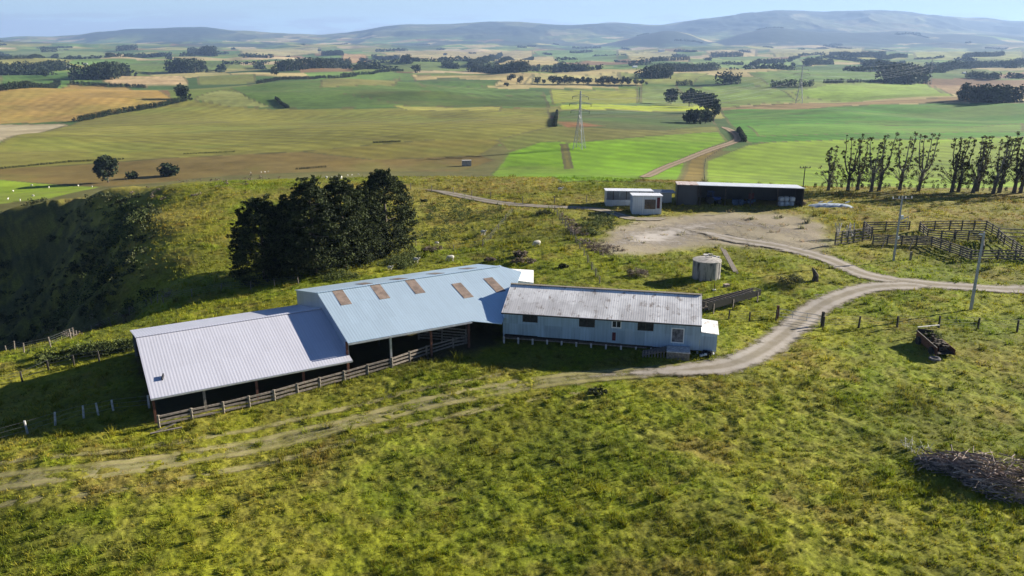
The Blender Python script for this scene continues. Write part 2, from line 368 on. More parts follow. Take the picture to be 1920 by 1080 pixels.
FIELDS = [  # field outline in the photo, colour of its crop
 ([(0, 268), (150, 226), (350, 187), (520, 205), (740, 203), (1030, 205), (1040, 236), (940, 262), (600, 290), (0, 330), (-200, 320), (-200, 300)], (138, 136, 66)),
 ([(360, 186), (420, 168), (520, 200), (430, 200)], (150, 155, 92)),
 ([(430, 165), (480, 158), (740, 150), (1020, 172), (1032, 203), (740, 201), (520, 203), (460, 182)], (96, 122, 60)),
 ([(640, 175), (800, 170), (1022, 178), (1030, 201), (760, 197)], (84, 105, 50)),
 ([(735, 198), (942, 200), (940, 208), (760, 206)], (176, 172, 92)),
 ([(-200, 190), (0, 172), (130, 158), (240, 163), (318, 180), (330, 190), (150, 226), (0, 232), (-200, 240)], (186, 154, 88)),
 ([(-200, 240), (0, 233), (132, 232), (60, 250), (0, 267), (-200, 300)], (200, 186, 160)),
 ([(190, 155), (215, 140), (345, 143), (355, 158), (270, 163)], (214, 184, 146)),
 ([(270, 135), (420, 133), (440, 143), (350, 145)], (190, 178, 120)),
 ([(370, 143), (480, 138), (480, 155), (370, 160)], (130, 136, 74)),
 ([(0, 140), (130, 135), (140, 155), (0, 160)], (90, 125, 60)),
 ([(220, 118), (440, 116), (420, 132), (220, 136)], (110, 130, 66)),
 ([(-300, 345), (0, 316), (300, 297), (560, 284), (900, 290), (930, 300), (860, 322), (600, 322), (420, 330), (220, 350), (0, 338)], (132, 114, 66)),
 ([(560, 284), (800, 262), (950, 262), (900, 292), (700, 300)], (136, 128, 62)),
 ([(-400, 345), (0, 336), (195, 350), (100, 372), (0, 383), (-400, 400)], (148, 172, 52)),
 ([(1040, 236), (1250, 245), (1345, 237), (1350, 247), (1065, 268), (950, 283), (930, 262)], (126, 128, 66)),
 ([(918, 326), (950, 286), (1010, 266), (1045, 265), (1065, 268), (1350, 247), (1365, 265), (1290, 295), (1190, 340), (1050, 342)], (122, 164, 30)),
 ([(1050, 270), (1066, 270), (1076, 316), (1058, 318)], (120, 115, 60)),
 ([(1190, 342), (1290, 298), (1375, 268), (1325, 300), (1322, 345)], (140, 122, 66)),
 ([(1322, 350), (1322, 302), (1400, 272), (1500, 259), (1560, 257), (1700, 262), (1920, 254), (2300, 250), (2300, 350)], (140, 168, 52)),
 ([(1350, 208), (1560, 200), (1920, 193), (2300, 190), (2300, 252), (1920, 256), (1600, 262), (1400, 268), (1375, 240)], (82, 134, 44)),
 ([(1400, 236), (1600, 232), (1800, 240), (1920, 230), (1920, 245), (1700, 250), (1420, 256)], (104, 150, 54)),
 ([(1345, 203), (1500, 193), (1900, 184), (1920, 192), (1560, 200), (1350, 208)], (156, 132, 92)),
 ([(1030, 168), (1197, 163), (1197, 193), (1035, 196)], (152, 158, 66)),
 ([(1200, 163), (1270, 160), (1290, 193), (1200, 194)], (128, 146, 78)),
 ([(1045, 198), (1350, 194), (1320, 206), (1050, 206)], (186, 200, 62)),
 ([(1045, 208), (1330, 206), (1345, 235), (1250, 245), (1070, 238), (1040, 232)], (84, 104, 60)),
 ([(1040, 228), (1090, 229), (1140, 237), (1060, 239)], (150, 106, 76)),
 ([(1270, 165), (1450, 160), (1500, 190), (1345, 202), (1290, 193)], (126, 150, 70)),
 ([(1480, 175), (1560, 157), (1740, 158), (1790, 180), (1560, 190)], (146, 174, 72)),
 ([(1750, 160), (1920, 158), (2100, 158), (2100, 182), (1800, 186)], (168, 142, 108)),
 ([(1400, 136), (1640, 132), (1740, 152), (1440, 160)], (106, 136, 66)),
 ([(770, 141), (970, 136), (1000, 140), (985, 158), (780, 152)], (202, 180, 128)),
 ([(775, 150), (860, 146), (940, 150), (930, 160), (790, 162)], (84, 112, 54)),
 ([(1000, 138), (1160, 135), (1165, 153), (995, 157)], (192, 180, 124)),
 ([(1160, 135), (1330, 137), (1300, 158), (1165, 156)], (150, 156, 84)),
 ([(600, 150), (750, 145), (745, 160), (600, 165)], (140, 138, 82)),
 ([(640, 100), (690, 105), (690, 118), (640, 118)], (200, 160, 120)),
 ([(660, 118), (880, 118), (880, 134), (660, 136)], (116, 134, 74)),
 ([(700, 98), (1000, 95), (1000, 108), (760, 110)], (188, 170, 120)),
 ([(1000, 96), (1160, 94), (1160, 115), (1040, 118)], (120, 150, 90)),
 ([(930, 108), (1040, 106), (1050, 122), (930, 122)], (196, 178, 130)),
 ([(1170, 100), (1270, 96), (1270, 112), (1180, 114)], (186, 176, 120)),
 ([(1290, 110), (1500, 108), (1520, 124), (1300, 128)], (130, 156, 92)),
 ([(1320, 95), (1420, 92), (1420, 106), (1330, 108)], (190, 170, 126)),
 ([(1440, 92), (1620, 88), (1620, 104), (1450, 106)], (176, 168, 110)),
 ([(1700, 95), (1920, 92), (1920, 110), (1720, 112)], (160, 164, 100)),
 ([(0, 100), (200, 98), (200, 108), (0, 110)], (130, 146, 92)),
 ([(440, 92), (600, 88), (600, 100), (460, 104)], (184, 172, 124)),
]
FIELDS = [(plan(p), fc(*c) * np.array([1.05, 1.03, .90])) for p, c in FIELDS]
PAL = np.array([C(*c, .75)[:3] for c in ((110, 136, 66), (96, 124, 58), (140, 150, 74), (190, 172, 116), (126, 140, 66), (160, 156, 84), (84, 110, 56), (206, 184, 138), (150, 120, 84), (118, 146, 70))])
YARD = plan([(1110, 458), (1150, 425), (1215, 408), (1310, 398), (1440, 396), (1520, 402), (1560, 425), (1570, 455), (1545, 478), (1440, 468), (1330, 462), (1220, 478), (1140, 480)])
def ground_col(x, y):
    D = np.hypot(x, y); n = len(x)
    g1 = np.array([.118, .168, .010]); g2 = np.array([.228, .218, .018]); g3 = np.array([.285, .225, .060]); g4 = np.array([.042, .070, .010]); g5 = np.array([.21, .130, .05])
    a = fbm(x / 9, y / 9, 4, 60, .6); b = fbm(x / 22 + 5, y / 22, 4, 70, .6); c = fbm(x / 2.2, y / 2.2, 4, 80, .65); e = fbm(x / 38, y / 20, 3, 95)
    def mx(p, q, t): return p + (q - p) * t[:, None]
    col = mx(np.tile(g1, (n, 1)), g2, .25 + .5 * sst(a, .30, .70)) * 1.08
    c3 = fbm(x / .8, y / .8, 3, 81, .65); col = mx(col, g4, sst(c3 * .75 + c * .25, .50, .72) * .45)
    col = mx(col, g3, sst(b * .6 + c * .4, .52, .68) * .35)
    col = mx(col, g5, sst(fbm(x / 5, y / 5, 4, 88, .65), .58, .74) * .38)
    col = mx(col, np.array([.085, .095, .010]), sst(fbm(x / 16 + 40, y / 11, 4, 123, .6), .44, .64) * .5)
    # dry rough tops: beyond the sheds and on the gully spur
    dry = sst(D, 105, 165) * sst(e, .30, .55); col = mx(col, g3 * .9, dry * .55); col = mx(col, g5, dry * sst(c, .5, .7) * .5)
    left = sst(-x - .15 * y, 20, 45) * sst(D, 60, 75); col = mx(col, g3 * np.array([.85, .9, .6]), left * sst(b, .35, .6) * .6)
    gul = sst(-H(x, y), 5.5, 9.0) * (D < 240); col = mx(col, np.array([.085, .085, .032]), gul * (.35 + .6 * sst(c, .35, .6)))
    rough = np.ones(n) * (1 - sst(D, 200, 330) * .7)
    far = D > 300
    if far.any():
        xf, yf = x[far], y[far]; Df = D[far]
        ax = xf + 60 * (vnoise(xf / 300, yf / 300, 3) - .5); ay = yf + 60 * (vnoise(xf / 300, yf / 300, 4) - .5)
        q = .35; u = ax * math.cos(q) + ay * math.sin(q); v = -ax * math.sin(q) + ay * math.cos(q)
        w_ = 330.; hh = 230.; r_ = np.floor(v / hh); k = np.floor((u + _val[(r_.astype(int) * 37) & 4095] * w_) / w_)
        idx = _perm[(k.astype(int) + _perm[r_.astype(int) & 4095]) & 4095] % len(PAL); cf = PAL[idx]; cf[Df < 540] = np.array([.125, .118, .036])
        t = sst(fbm(xf / 120, yf / 120, 3, 14), .3, .7)[:, None]; cf = cf * (.82 + .3 * t)
        bush = sst(fbm(xf / 500, yf / 700, 4, 77), .50, .56) * sst(Df, 5200, 9000); cf = mx(cf, np.array([.022, .04, .025]), bush * .9)
        hh_ = sst(H(xf, yf), 60, 220); cf = mx(cf, np.array([.10, .105, .05]), hh_ * .8)
        cf = mx(cf, np.array([.010, .024, .018]), sst(fbm(xf / 1100, yf / 1800, 5, 177), .46, .51) * hh_ * .95)
        r2 = ridge(xf, yf, RID2, 9300., 1300., 1500., 41, .12); cf = mx(cf, np.array([.014, .028, .020]), sst(r2 + 6 - H(xf, yf), 0, 6) * sst(r2, 10, 40) * sst(fbm(xf / 500, yf / 500, 3, 5), .30, .42))
        cc = mx(col[far], cf, sst(Df, 330, 380)); col[far] = cc
    for P, c_ in FIELDS:
        m = inpoly(x, y, P)
        if m.any():
            xm_, ym_ = x[m], y[m]; t = fbm(xm_ / 60, ym_ / 30, 4, 33); cc = c_ * (.74 + .52 * t)[:, None]
            cc = mx(cc, c_ * .5 + np.array([.088, .072, .028]), sst(fbm(xm_ / 110 + 9, ym_ / 45, 4, 35, .6), .48, .68) * .55); cc = mx(cc, c_ * .6 + np.array([.05, .085, .012]), sst(fbm(xm_ / 80 - 9, ym_ / 70, 4, 36, .6), .52, .7) * .5)
            cc = cc * (1 + .15 * np.sin((xm_ * .55 + ym_ * .83) * 2 * math.pi / 14 + 2 * t) * sst(vnoise(xm_ / 200, ym_ / 200, 5), .4, .6))[:, None]
            db = dist_path(xm_, ym_, np.vstack([P, P[:1]])); wd_ = 1.2 + .0022 * np.hypot(xm_, ym_)
            cc = mx(cc, np.array([.055, .062, .022]) + np.array([.10, .07, .03]) * vnoise(xm_ / 40, ym_ / 40, 7)[:, None], sst(wd_ - db + 1.5 * (fbm(xm_ / 9, ym_ / 9, 3, 4) - .5), 0, 1.0) * .8)
            col[m] = cc
    m = D < 230
    ym = np.zeros(n); xm, yy = x[m], y[m]
    s = inpoly(xm, yy, YARD + 0).astype(float)
    # feathered bare ground
    dd = dist_path(xm, yy, np.vstack([YARD, YARD[:1]])); t = np.where(s > 0, dd, -dd) + 5.0 * (fbm(xm / 3, yy / 3, 4, 19) - .5)
    k = sst(t, -1.0, 3.0); cm = mx(col[m], np.array([.31, .26, .20]), k * .85); ym[m] = k
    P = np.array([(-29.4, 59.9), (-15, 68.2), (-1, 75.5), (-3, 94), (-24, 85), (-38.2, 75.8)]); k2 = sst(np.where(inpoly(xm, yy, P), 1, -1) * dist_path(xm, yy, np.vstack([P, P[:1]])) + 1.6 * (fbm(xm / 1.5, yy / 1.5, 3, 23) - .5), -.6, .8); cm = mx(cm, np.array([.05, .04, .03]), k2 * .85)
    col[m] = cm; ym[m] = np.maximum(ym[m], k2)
    rough = rough * (1 - ym)
    return np.clip(col, .004, .9), rough

# polar sheet of ground reaching the hills
dens = np.radians(np.arange(-35.5, 35.51, .078)); TH = np.concatenate([np.radians(np.arange(-64, -35.6, .7)), dens, np.radians(np.arange(36.1, 64, .7))])
ds = [6., 12., 18., 24., 29.]; D_ = 32.
while D_ < 19500:
    ds.append(D_); st = D_ * D_ / 30 * .00115 if D_ < 250 else D_ * D_ / 70 * .00105
    D_ += min(max(st, .13), 45 if D_ < 12000 else 90)
DS = np.array(ds); nT, nD = len(TH), len(DS); print('ground', nT, nD)
GX = (DS[:, None] * np.sin(TH)[None]).ravel(); GY = (DS[:, None] * np.cos(TH)[None]).ravel(); GZ = H(GX, GY)
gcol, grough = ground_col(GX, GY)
m = np.hypot(GX, GY) < 230
rd = np.full(m.sum(), 1e9)
for k_, (P_, w_) in ROADS.items(): rd = np.minimum(rd, dist_path(GX[m], GY[m], P_) - w_)
tr = np.full(m.sum(), 1e9)
for P_ in TRACKS: tr = np.minimum(tr, dist_path(GX[m], GY[m], P_))
soft = sst(rd, .2, 1.6)
mic = (fbm(GX[m] / .8, GY[m] / .8, 3, 40, .6) - .5) * .26 + (fbm(GX[m] / 5, GY[m] / 5, 2, 44) - .5) * .35
gul_ = sst(-GZ[m], 3.5, 8)
mic = mic * (1 + 2.0 * gul_) + gul_ * 2.6 * (fbm(GX[m] / 5.5, GY[m] / 5.5, 4, 46, .65) - .5) * 1.7
GZ[m] += mic * soft * grough[m].clip(.12, 1) - .10 * (1 - soft) - .03 * (tr < .25)
i0 = (np.arange(nD - 1)[:, None] * nT + np.arange(nT - 1)[None]).ravel()
GF = np.stack([i0, i0 + 1, i0 + nT + 1, i0 + nT], 1)[:, ::-1]
n = N('ground_cover'); ca = n.n('ShaderNodeAttribute', attribute_name='col').outputs['Color']; ra = n.n('ShaderNodeAttribute', attribute_name='rough').outputs['Fac']
f1 = n.noise(2.2, 6, .7); f2 = n.noise(.09, 5, .6); f3 = n.noise(.012, 4, .6)
k1 = n.math('ADD', 1.0, n.math('MULTIPLY', n.math('SUBTRACT', f1, .5), n.math('ADD', .5, n.math('MULTIPLY', ra, 1.3))))
k2 = n.math('ADD', k1, n.math('MULTIPLY', n.math('SUBTRACT', f2, .5), 1.0)); k3 = n.math('ADD', k2, n.math('MULTIPLY', n.math('SUBTRACT', f3, .5), .9))
f0 = n.noise(7.0, 4, .75); k3 = n.math('ADD', k3, n.math('MULTIPLY', n.math('MULTIPLY', n.math('SUBTRACT', f0, .52), 1.5), ra)); colr = n.mix(1.0, ca, n.n('ShaderNodeCombineColor', i0=k3, i1=k3, i2=k3).outputs[0], 'MULTIPLY'); n.bump(f1, .6, .12)
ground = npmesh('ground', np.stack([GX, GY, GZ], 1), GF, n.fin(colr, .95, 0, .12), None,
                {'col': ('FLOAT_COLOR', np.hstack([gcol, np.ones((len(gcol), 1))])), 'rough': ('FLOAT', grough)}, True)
tag(ground, kind='structure')

def ribbon(name, P, hw, mat, lift=.03, nl=9, kind='structure'):
    Q = []; 
    for a, b in zip(P[:-1], P[1:]):
        k = max(1, int(np.hypot(*(b - a)) / (hw * .45)))
        for i in range(k): Q.append(a + (b - a) * i / k)
    Q.append(P[-1]); Q = np.array(Q); t = np.gradient(Q, axis=0); t /= np.linalg.norm(t, axis=1)[:, None]; nn = np.stack([-t[:, 1], t[:, 0]], 1)
    u = np.linspace(-1, 1, nl); sq = np.concatenate([[0], np.cumsum(np.hypot(*np.diff(Q, axis=0).T))]); en = 1 - sst(np.minimum(sq * 4, sq[-1] - sq) / (hw * 9), 0, 1); G = Q[:, None] + nn[:, None] * (u * hw * 1.35)[None, :, None]
    z = H(G[..., 0].ravel(), G[..., 1].ravel()).reshape(len(Q), nl) + lift
    V = np.dstack([G, z]).reshape(-1, 3); i = (np.arange(len(Q) - 1)[:, None] * nl + np.arange(nl - 1)[None]).ravel()
    o = npmesh(name, V, np.stack([i, i + nl, i + nl + 1, i + 1], 1), mat, None, {'edge': ('FLOAT', (np.abs(u)[None] * 1.35 + en[:, None] * 1.1).ravel())}, True)
    return tag(o, kind=kind)
def road_mat(name, c1, c2, cut=1.0, nse=.55, patchy=0.0, soft=.22):
    n = N(name); e = n.n('ShaderNodeAttribute', attribute_name='edge').outputs['Fac']; q = n.noise(.8, 6, .7); q2 = n.noise(.35, 4, .6); fine = n.noise(9, 4, .7)
    rut = n.mr(n.math('ABSOLUTE', n.math('SUBTRACT', e, .52)), .10, .36)
    t = n.math('ADD', n.math('MULTIPLY', rut, .75), n.math('MULTIPLY', n.math('SUBTRACT', q, .42), 2.0))
    col = n.mix(t, c1, c2); col = n.mix(n.mr(fine, .3, .75, 0, .45), col, tuple(v * .55 for v in c1[:3]) + (1,))
    n.fin(col, .95, 0, .1); n.bump(fine, .4, .04)
    a = n.math('ADD', e, n.math('ADD', n.math('MULTIPLY', n.math('SUBTRACT', q, .5), nse * 1.6), n.math('MULTIPLY', n.math('SUBTRACT', q2, .5), patchy * 3)))
    mk = n.mr(a, cut - soft, cut + soft); tr_ = n.n('ShaderNodeBsdfTransparent').outputs[0]; ms = n.n('ShaderNodeMixShader', i0=mk, i1=n.b.outputs[0], i2=tr_)
    n.t.links.new(ms.outputs[0], n.o.inputs[0]); return n.m
gm = road_mat('road_gravel', (.42, .375, .325, 1), (.24, .205, .145, 1), .92, 1.2, .18, .3)
ribbon('gravel_road', ROADS['gravel_road'][0], 1.9, gm, .035)
ribbon('gravel_track', ROADS['gravel_track'][0], 1.7, gm, .05)
ribbon('rear_track', ROADS['rear_track'][0], 1.5, road_mat('track_gravel', (.34, .30, .25, 1), (.2, .17, .11, 1), .95, .7), .03)
ribbon('clay_road', ROADS['clay_road'][0], 3.4, road_mat('clay', (.36, .27, .18, 1), (.22, .17, .10, 1), .95, .6, .2), .3)
gt = road_mat('worn_grass', (.42, .36, .17, 1), (.30, .28, .10, 1), .45, 1.0, .8, .75)
for P_, h_ in zip(TRACKS, (.55, .55, .5, .5)): ribbon('wheel_track', P_, h_, gt, .02, 5)
# apron of gravel in front of the machine shed
yc = road_mat('yard_gravel', (.50, .455, .41, 1), (.33, .29, .24, 1), 1.0, .8, .2, .35)
ribbon('gravel_yard', path([(1130, 462), (1210, 448), (1300, 425), (1370, 418), (1440, 425), (1500, 442), (1560, 462)]), 8.5, yc, .02, 17)
ribbon('grass_track', _tr, 1.5, road_mat('trodden_grass', (.40, .35, .22, 1), (.28, .26, .10, 1), .25, 1.0, 1.0, .6), .015, 13)

# ------------------------------------------------------------------ sheds
def P3(px, py, z): return atz(px, py, z)
def fr(a): a = R(a); return np.array([math.cos(a), math.sin(a), 0]), np.array([-math.sin(a), math.cos(a), 0])
class Frame:
    def __init__(s, o, deg): s.o = np.array([o[0], o[1], 0.]); s.u, s.n = fr(deg); s.a = R(deg)
    def p(s, u, v, z=0): q = s.o + s.u * u + s.n * v; return (q[0], q[1], z)
    def g(s, u, v, dz=0): q = s.o + s.u * u + s.n * v; return (q[0], q[1], hz(q[0], q[1]) + dz)
    def hit(s, px, py):                       # (u, z) where a photo pixel meets the frame's front plane
        d = ray(px, py); t = (s.o @ s.n) / (d @ s.n); q = d * t; return (q - s.o) @ s.u, CZ + q[2]
def railfence(root, pts, nr=3, h=1.15, sp=2.3, rail=(.04, .15), post=.17, pm=None, rm=None, bottom=.25):
    """timber rails along the plan points pts; children of root"""
    pm = pm or M['post']; rm = rm or M['timber']
    seg = []
    for a, b in zip(pts[:-1], pts[1:]):
        a = np.array(a[:2]); b = np.array(b[:2]); k = max(1, round(np.hypot(*(b - a)) / sp))
        seg += [a + (b - a) * i / k for i in range(k)]
    seg.append(np.array(pts[-1][:2])); zz = [hz(*p) for p in seg]; pr = None
    for p, z in zip(seg, zz):
        if pr is None:
            pr = MB().box((p[0], p[1], z + h / 2 - .1), (post, post, h + .35)).build('post', pm, root)
            me = pr.data; base = (p[0], p[1], z)
        else:
            o = bpy.data.objects.new('post', me); COL.objects.link(o); o.parent = root; o.location = (p[0] - base[0], p[1] - base[1], z - base[2]); o.rotation_euler.z = 0
    for r in range(nr):
        f = bottom + (h - bottom - .05) * r / max(nr - 1, 1); b = MB()
        for i in range(len(seg) - 1):
            j = rnd.uniform(-.03, .03); p, q = seg[i], seg[i + 1]
            b.beam((p[0], p[1], zz[i] + f + j), (q[0], q[1], zz[i + 1] + f + rnd.uniform(-.03, .03)), rail[0] + .08, rail[1])
        b.build('rail', rm, root)

# --- long low barn, lower left
fA = Frame(P3(285, 743, 2.5), 29.3); LA = 16.9; WA = 18.2; rA = 4.7; sA = (rA - 2.5) / 9.1
A = thing('barn', 'long low open-fronted barn with a pinkish grey ribbed roof, lowest of the three joined sheds', 'barn', fA.g(0, 0))
roofA = corr('barn_roof_iron', fA.a, (.66, .655, .72, 1), .26, .48, .35, .10, 0, sheet=.05)
MB().slab([fA.p(-.15, -.3, 2.5 - .3 * sA), fA.p(LA, -.3, 2.5 - .3 * sA), fA.p(LA, 9.1, rA), fA.p(-.15, 9.1, rA)], .05).build('roof_front', roofA, A)
MB().slab([fA.p(-.15, 9.103, rA), fA.p(LA, 9.103, rA), fA.p(LA, WA + .3, 2.5 - .3 * sA), fA.p(-.15, WA + .3, 2.5 - .3 * sA)], .05).build('roof_back', roofA, A)
MB().beam(fA.p(-.2, 9.1, rA + .05), fA.p(LA, 9.1, rA + .05), .35, .04).build('ridge_cap', roofA, A)
MB().beam(fA.p(-.15, -.38, 2.36), fA.p(LA, -.38, 2.36), .12, .12).build('gutter', M['galv'], A)
wallA = corr('barn_wall_iron', fA.a, (.16, .17, .19, 1), .3, .5, .3, .2, .05, up=True)
b = MB(); p, q = fA.g(0, WA - .1), fA.g(LA, WA - .1); b.wall(p, q, p[2] - .2, q[2] - .2, 2.42, 2.42, .06); b.build('back_wall', wallA, A)
for i, (px, py) in enumerate(((293, 793), (387, 775), (484, 752), (571, 728), (654, 710))):
    u = fA.hit(px, py)[0]; g = fA.g(u, 0); o = MB().box((g[0], g[1], (g[2] + 2.42) / 2 - .1), (.2, .2, 2.42 - g[2] + .2), fA.a).build('post', M['rust_steel'] if i != 1 else M['post'], A)
for v in (6, 12, WA - .4):
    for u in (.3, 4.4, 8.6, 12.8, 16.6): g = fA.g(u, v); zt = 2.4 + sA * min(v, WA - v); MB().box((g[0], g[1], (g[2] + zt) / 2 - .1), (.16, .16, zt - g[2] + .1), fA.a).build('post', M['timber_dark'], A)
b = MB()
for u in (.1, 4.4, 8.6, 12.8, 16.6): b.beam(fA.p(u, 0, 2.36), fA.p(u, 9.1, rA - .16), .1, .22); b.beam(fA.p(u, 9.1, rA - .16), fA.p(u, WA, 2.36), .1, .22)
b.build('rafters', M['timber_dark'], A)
MB().beam(fA.p(1.05, 1.9, 3.02), fA.p(1.25, 2.5, 3.2), .1, .35).build('roof_bracket', M['black'], A)

# --- middle shed
fB = Frame(P3(652, 639, 4.0), 29.0); HB = 9.15; rB = 6.15; sB = (rB - 4.0) / HB
B = thing('sheep_shed', 'tall open-fronted shed with pale blue ribbed roof and brown skylights, middle of three joined sheds', 'shed', fB.g(0, 0))
fW = Frame(P3(943, 583, 4.5), -11.4)
roofB = corr('shed_roof_iron', fB.a, (.54, .67, .76, 1), .28, .42, .45, .12, 0, sheet=.06)
# roof slopes end on the line of the woolshed's end wall
def uvB(p): d = np.array([p[0], p[1], 0]) - fB.o; return d @ fB.u, d @ fB.n
def pB(u, v): return fB.p(u, v, 4.0 + sB * (v if v <= HB else 2 * HB - v))
bend = uvB(P3(879, 597, 4.0)); e0 = np.array(P3(941, 600, 4.0))
# clip line: the woolshed end wall through (943,583) going back
cl = fW.n; base = fW.o - fW.u * .06
def on_clip(v):      # u on fB-row v where the clip line passes
    # solve base + t*cl has n-coordinate v
    t = (v - (base - fB.o) @ fB.n) / (cl @ fB.n); q = base + t * cl; return (q - fB.o) @ fB.u
endv = uvB(e0)
LB = uvB(P3(941, 500, rB))[0]
ub = [pB(-.1, -.35), pB(bend[0], -.35), (e0[0], e0[1], 4.0 + sB * endv[1]), pB(on_clip(HB * .80), HB * .80), pB(LB, HB), pB(-.1, HB)]
MB().slab(ub, .05).build('roof_front', roofB, B)
LBb = uvB(P3(904, 498, 4.0))[0]
MB().slab([pB(-.1, HB + .003), pB(LB, HB + .003), pB(LBb, 2 * HB + .3), pB(-.1, 2 * HB + .3)], .05).build('roof_back', roofB, B)
MB().beam(tuple(np.array(pB(-.12, HB)) + (0, 0, .05)), tuple(np.array(pB(LB, HB)) + (0, 0, .05)), .35, .04).build('ridge_cap', roofB, B)
MB().beam(tuple(np.array(pB(-.1, -.45)) - (0, 0, .1)), tuple(np.array(pB(bend[0], -.45)) - (0, 0, .1)), .12, .12).build('gutter', M['galv'], B)
def hitB(px, py, back=False):
    d = ray(px, py); s_ = -sB if back else sB; N_ = np.array([0, 0, 1]) - s_ * fB.n
    O_ = np.array(pB(0, HB)); t = ((O_ - np.array([0, 0, CZ])) @ N_) / (d @ N_); q = d * t; q[2] += CZ; return uvB(q)
for quad in (((624, 548), (640, 544), (658.6, 566.6), (640, 570)), ((694, 537.4), (714.6, 534.6), (729.5, 555.8), (710, 558.5)), ((760.5, 528), (780, 525), (794.3, 545.4), (776.6, 548.4)),
             ((849, 536), (867, 533), (885.7, 553.5), (867, 557)), ((910.5, 527), (927, 523.6), (942.6, 540.8), (928, 545.4))):
    c = np.mean([hitB(*p) for p in quad], 0); 
    q = [pB(c[0] - .55, c[1] - 1.55), pB(c[0] + .55, c[1] - 1.55), pB(c[0] + .55, c[1] + 1.55), pB(c[0] - .55, c[1] + 1.55)]
    MB().slab([(a[0], a[1], a[2] + .035) for a in q], .03).build('skylight', M['skylight'], B)
for px, py in ((682.5, 532), (747, 523), (816, 513), (876.5, 503.4)):
    c = hitB(px, py, True); v = min(max(c[1], HB + 2.6), 2 * HB - 2.2)
    q = [pB(c[0] - .55, v - 1.4), pB(c[0] + .55, v - 1.4), pB(c[0] + .55, v + 1.4), pB(c[0] - .55, v + 1.4)]
    MB().slab([(a[0], a[1], a[2] + .035) for a in q], .03).build('skylight', M['skylight'], B)
wallB = corr('shed_gable_iron', fB.a + math.pi / 2, (.36, .42, .50, 1), .3, .45, .45, .15, 0, up=False)
# gable over the barn roof
z0 = lambda v: 2.3 + sA * (v if v < 9.1 else 18.2 - v)
b = MB(); vs = [0, HB, 2 * HB]; lo = [pB(0.0, v) for v in vs]
x0 = [(p_[0], p_[1], z0(v) if i else 2.3) for i, (p_, v) in enumerate(zip(lo, vs))]; tt = fB.u * .06
for i in (0, 1):
    a_, c_ = lo[i], lo[i + 1]; b.hexa([x0[i], x0[i + 1], tuple(np.array(x0[i + 1]) + tt), tuple(np.array(x0[i]) + tt)], [(a_[0], a_[1], a_[2] - .06), (c_[0], c_[1], c_[2] - .06), tuple(np.array(c_) + tt - (0, 0, .06)), tuple(np.array(a_) + tt - (0, 0, .06))])
b.build('gable_wall', wallB, B)
b = MB(); p, q = fB.g(0, 2 * HB - .1), fB.g(LBb, 2 * HB - .1); b.wall(p, q, p[2] - .2, q[2] - .2, 3.9, 3.9, .06)
q2 = (pB(LB, HB)[0], pB(LB, HB)[1]); b.wall(q[:2], q2, .5, .8, 3.9, 6.0, .06); b.build('back_wall', wallA, B)
for i, (px, py) in enumerate(((654, 705), (734, 683), (809, 659), (879, 640))):
    u = fB.hit(px, py)[0]; g = fB.g(u, 0); MB().box((g[0], g[1], (g[2] + 3.9) / 2 - .1), (.2, .2, 3.9 - g[2] + .2), fB.a).build('post', M['rust_steel'] if i != 1 else M['galv'], B)
for v in (6, 12):
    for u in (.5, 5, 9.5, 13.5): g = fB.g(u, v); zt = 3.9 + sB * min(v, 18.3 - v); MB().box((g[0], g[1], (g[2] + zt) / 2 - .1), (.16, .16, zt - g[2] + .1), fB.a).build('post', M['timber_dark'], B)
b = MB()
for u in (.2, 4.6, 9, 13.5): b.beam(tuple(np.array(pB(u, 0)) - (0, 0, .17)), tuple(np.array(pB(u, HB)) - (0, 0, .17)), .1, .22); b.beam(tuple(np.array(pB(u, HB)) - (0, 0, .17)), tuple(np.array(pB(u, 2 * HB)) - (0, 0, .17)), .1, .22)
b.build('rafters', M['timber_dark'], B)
MB().beam(tuple(np.array(fB.hit(809, 612)[0] * fB.u + fB.o) + (0, 0, 3.7)), tuple(np.array(fB.g(fB.hit(850, 640)[0], 2.0)) + (0, 0, 1.8)), .1, .1).build('brace', M['timber_dark'], B)
# inner pens dimly seen at the right end
pn = thing('pen_rails', 'dark timber pen rails inside the right end of the middle shed', 'pen', fB.g(12, 3))
railfence(pn, [fB.p(9.0, 5.0), fB.p(12.6, 1.2)], 5, 1.5, 2.2, pm=M['timber'], rm=M['timber'])
railfence(pn, [fB.p(12.6, 1.2), fB.p(13.6, 3.2)], 5, 1.5, 2.2, pm=M['timber'], rm=M['timber'])

# --- board fence along both sheds
yf = thing('rail_fence', 'weathered grey rail fence along the open front of barn and middle shed', 'fence', at(300, 803))
pf = [at(299, 801), at(420, 775), at(515, 752), at(600, 728), at(690, 703), at(735, 690), at(800, 667), at(850, 652), at(880, 646)]
railfence(yf, pf, 3, 1.0, 2.35)
g0 = at(285, 812); tag(MB().beam((g0[0], g0[1] - .3, g0[2] + .12), (g0[0] + 2.2, g0[1] + .6, hz(g0[0] + 2.2, g0[1] + .6) + .2), .22, .06).beam((g0[0] + .3, g0[1], g0[2] + .1), (g0[0] + 1.6, g0[1] + .9, g0[2] + .45), .16, .05).build('fallen_board', M['timber'], loc=tuple(g0)), 'fallen grey boards in the grass at the left end of the rail fence', 'board')

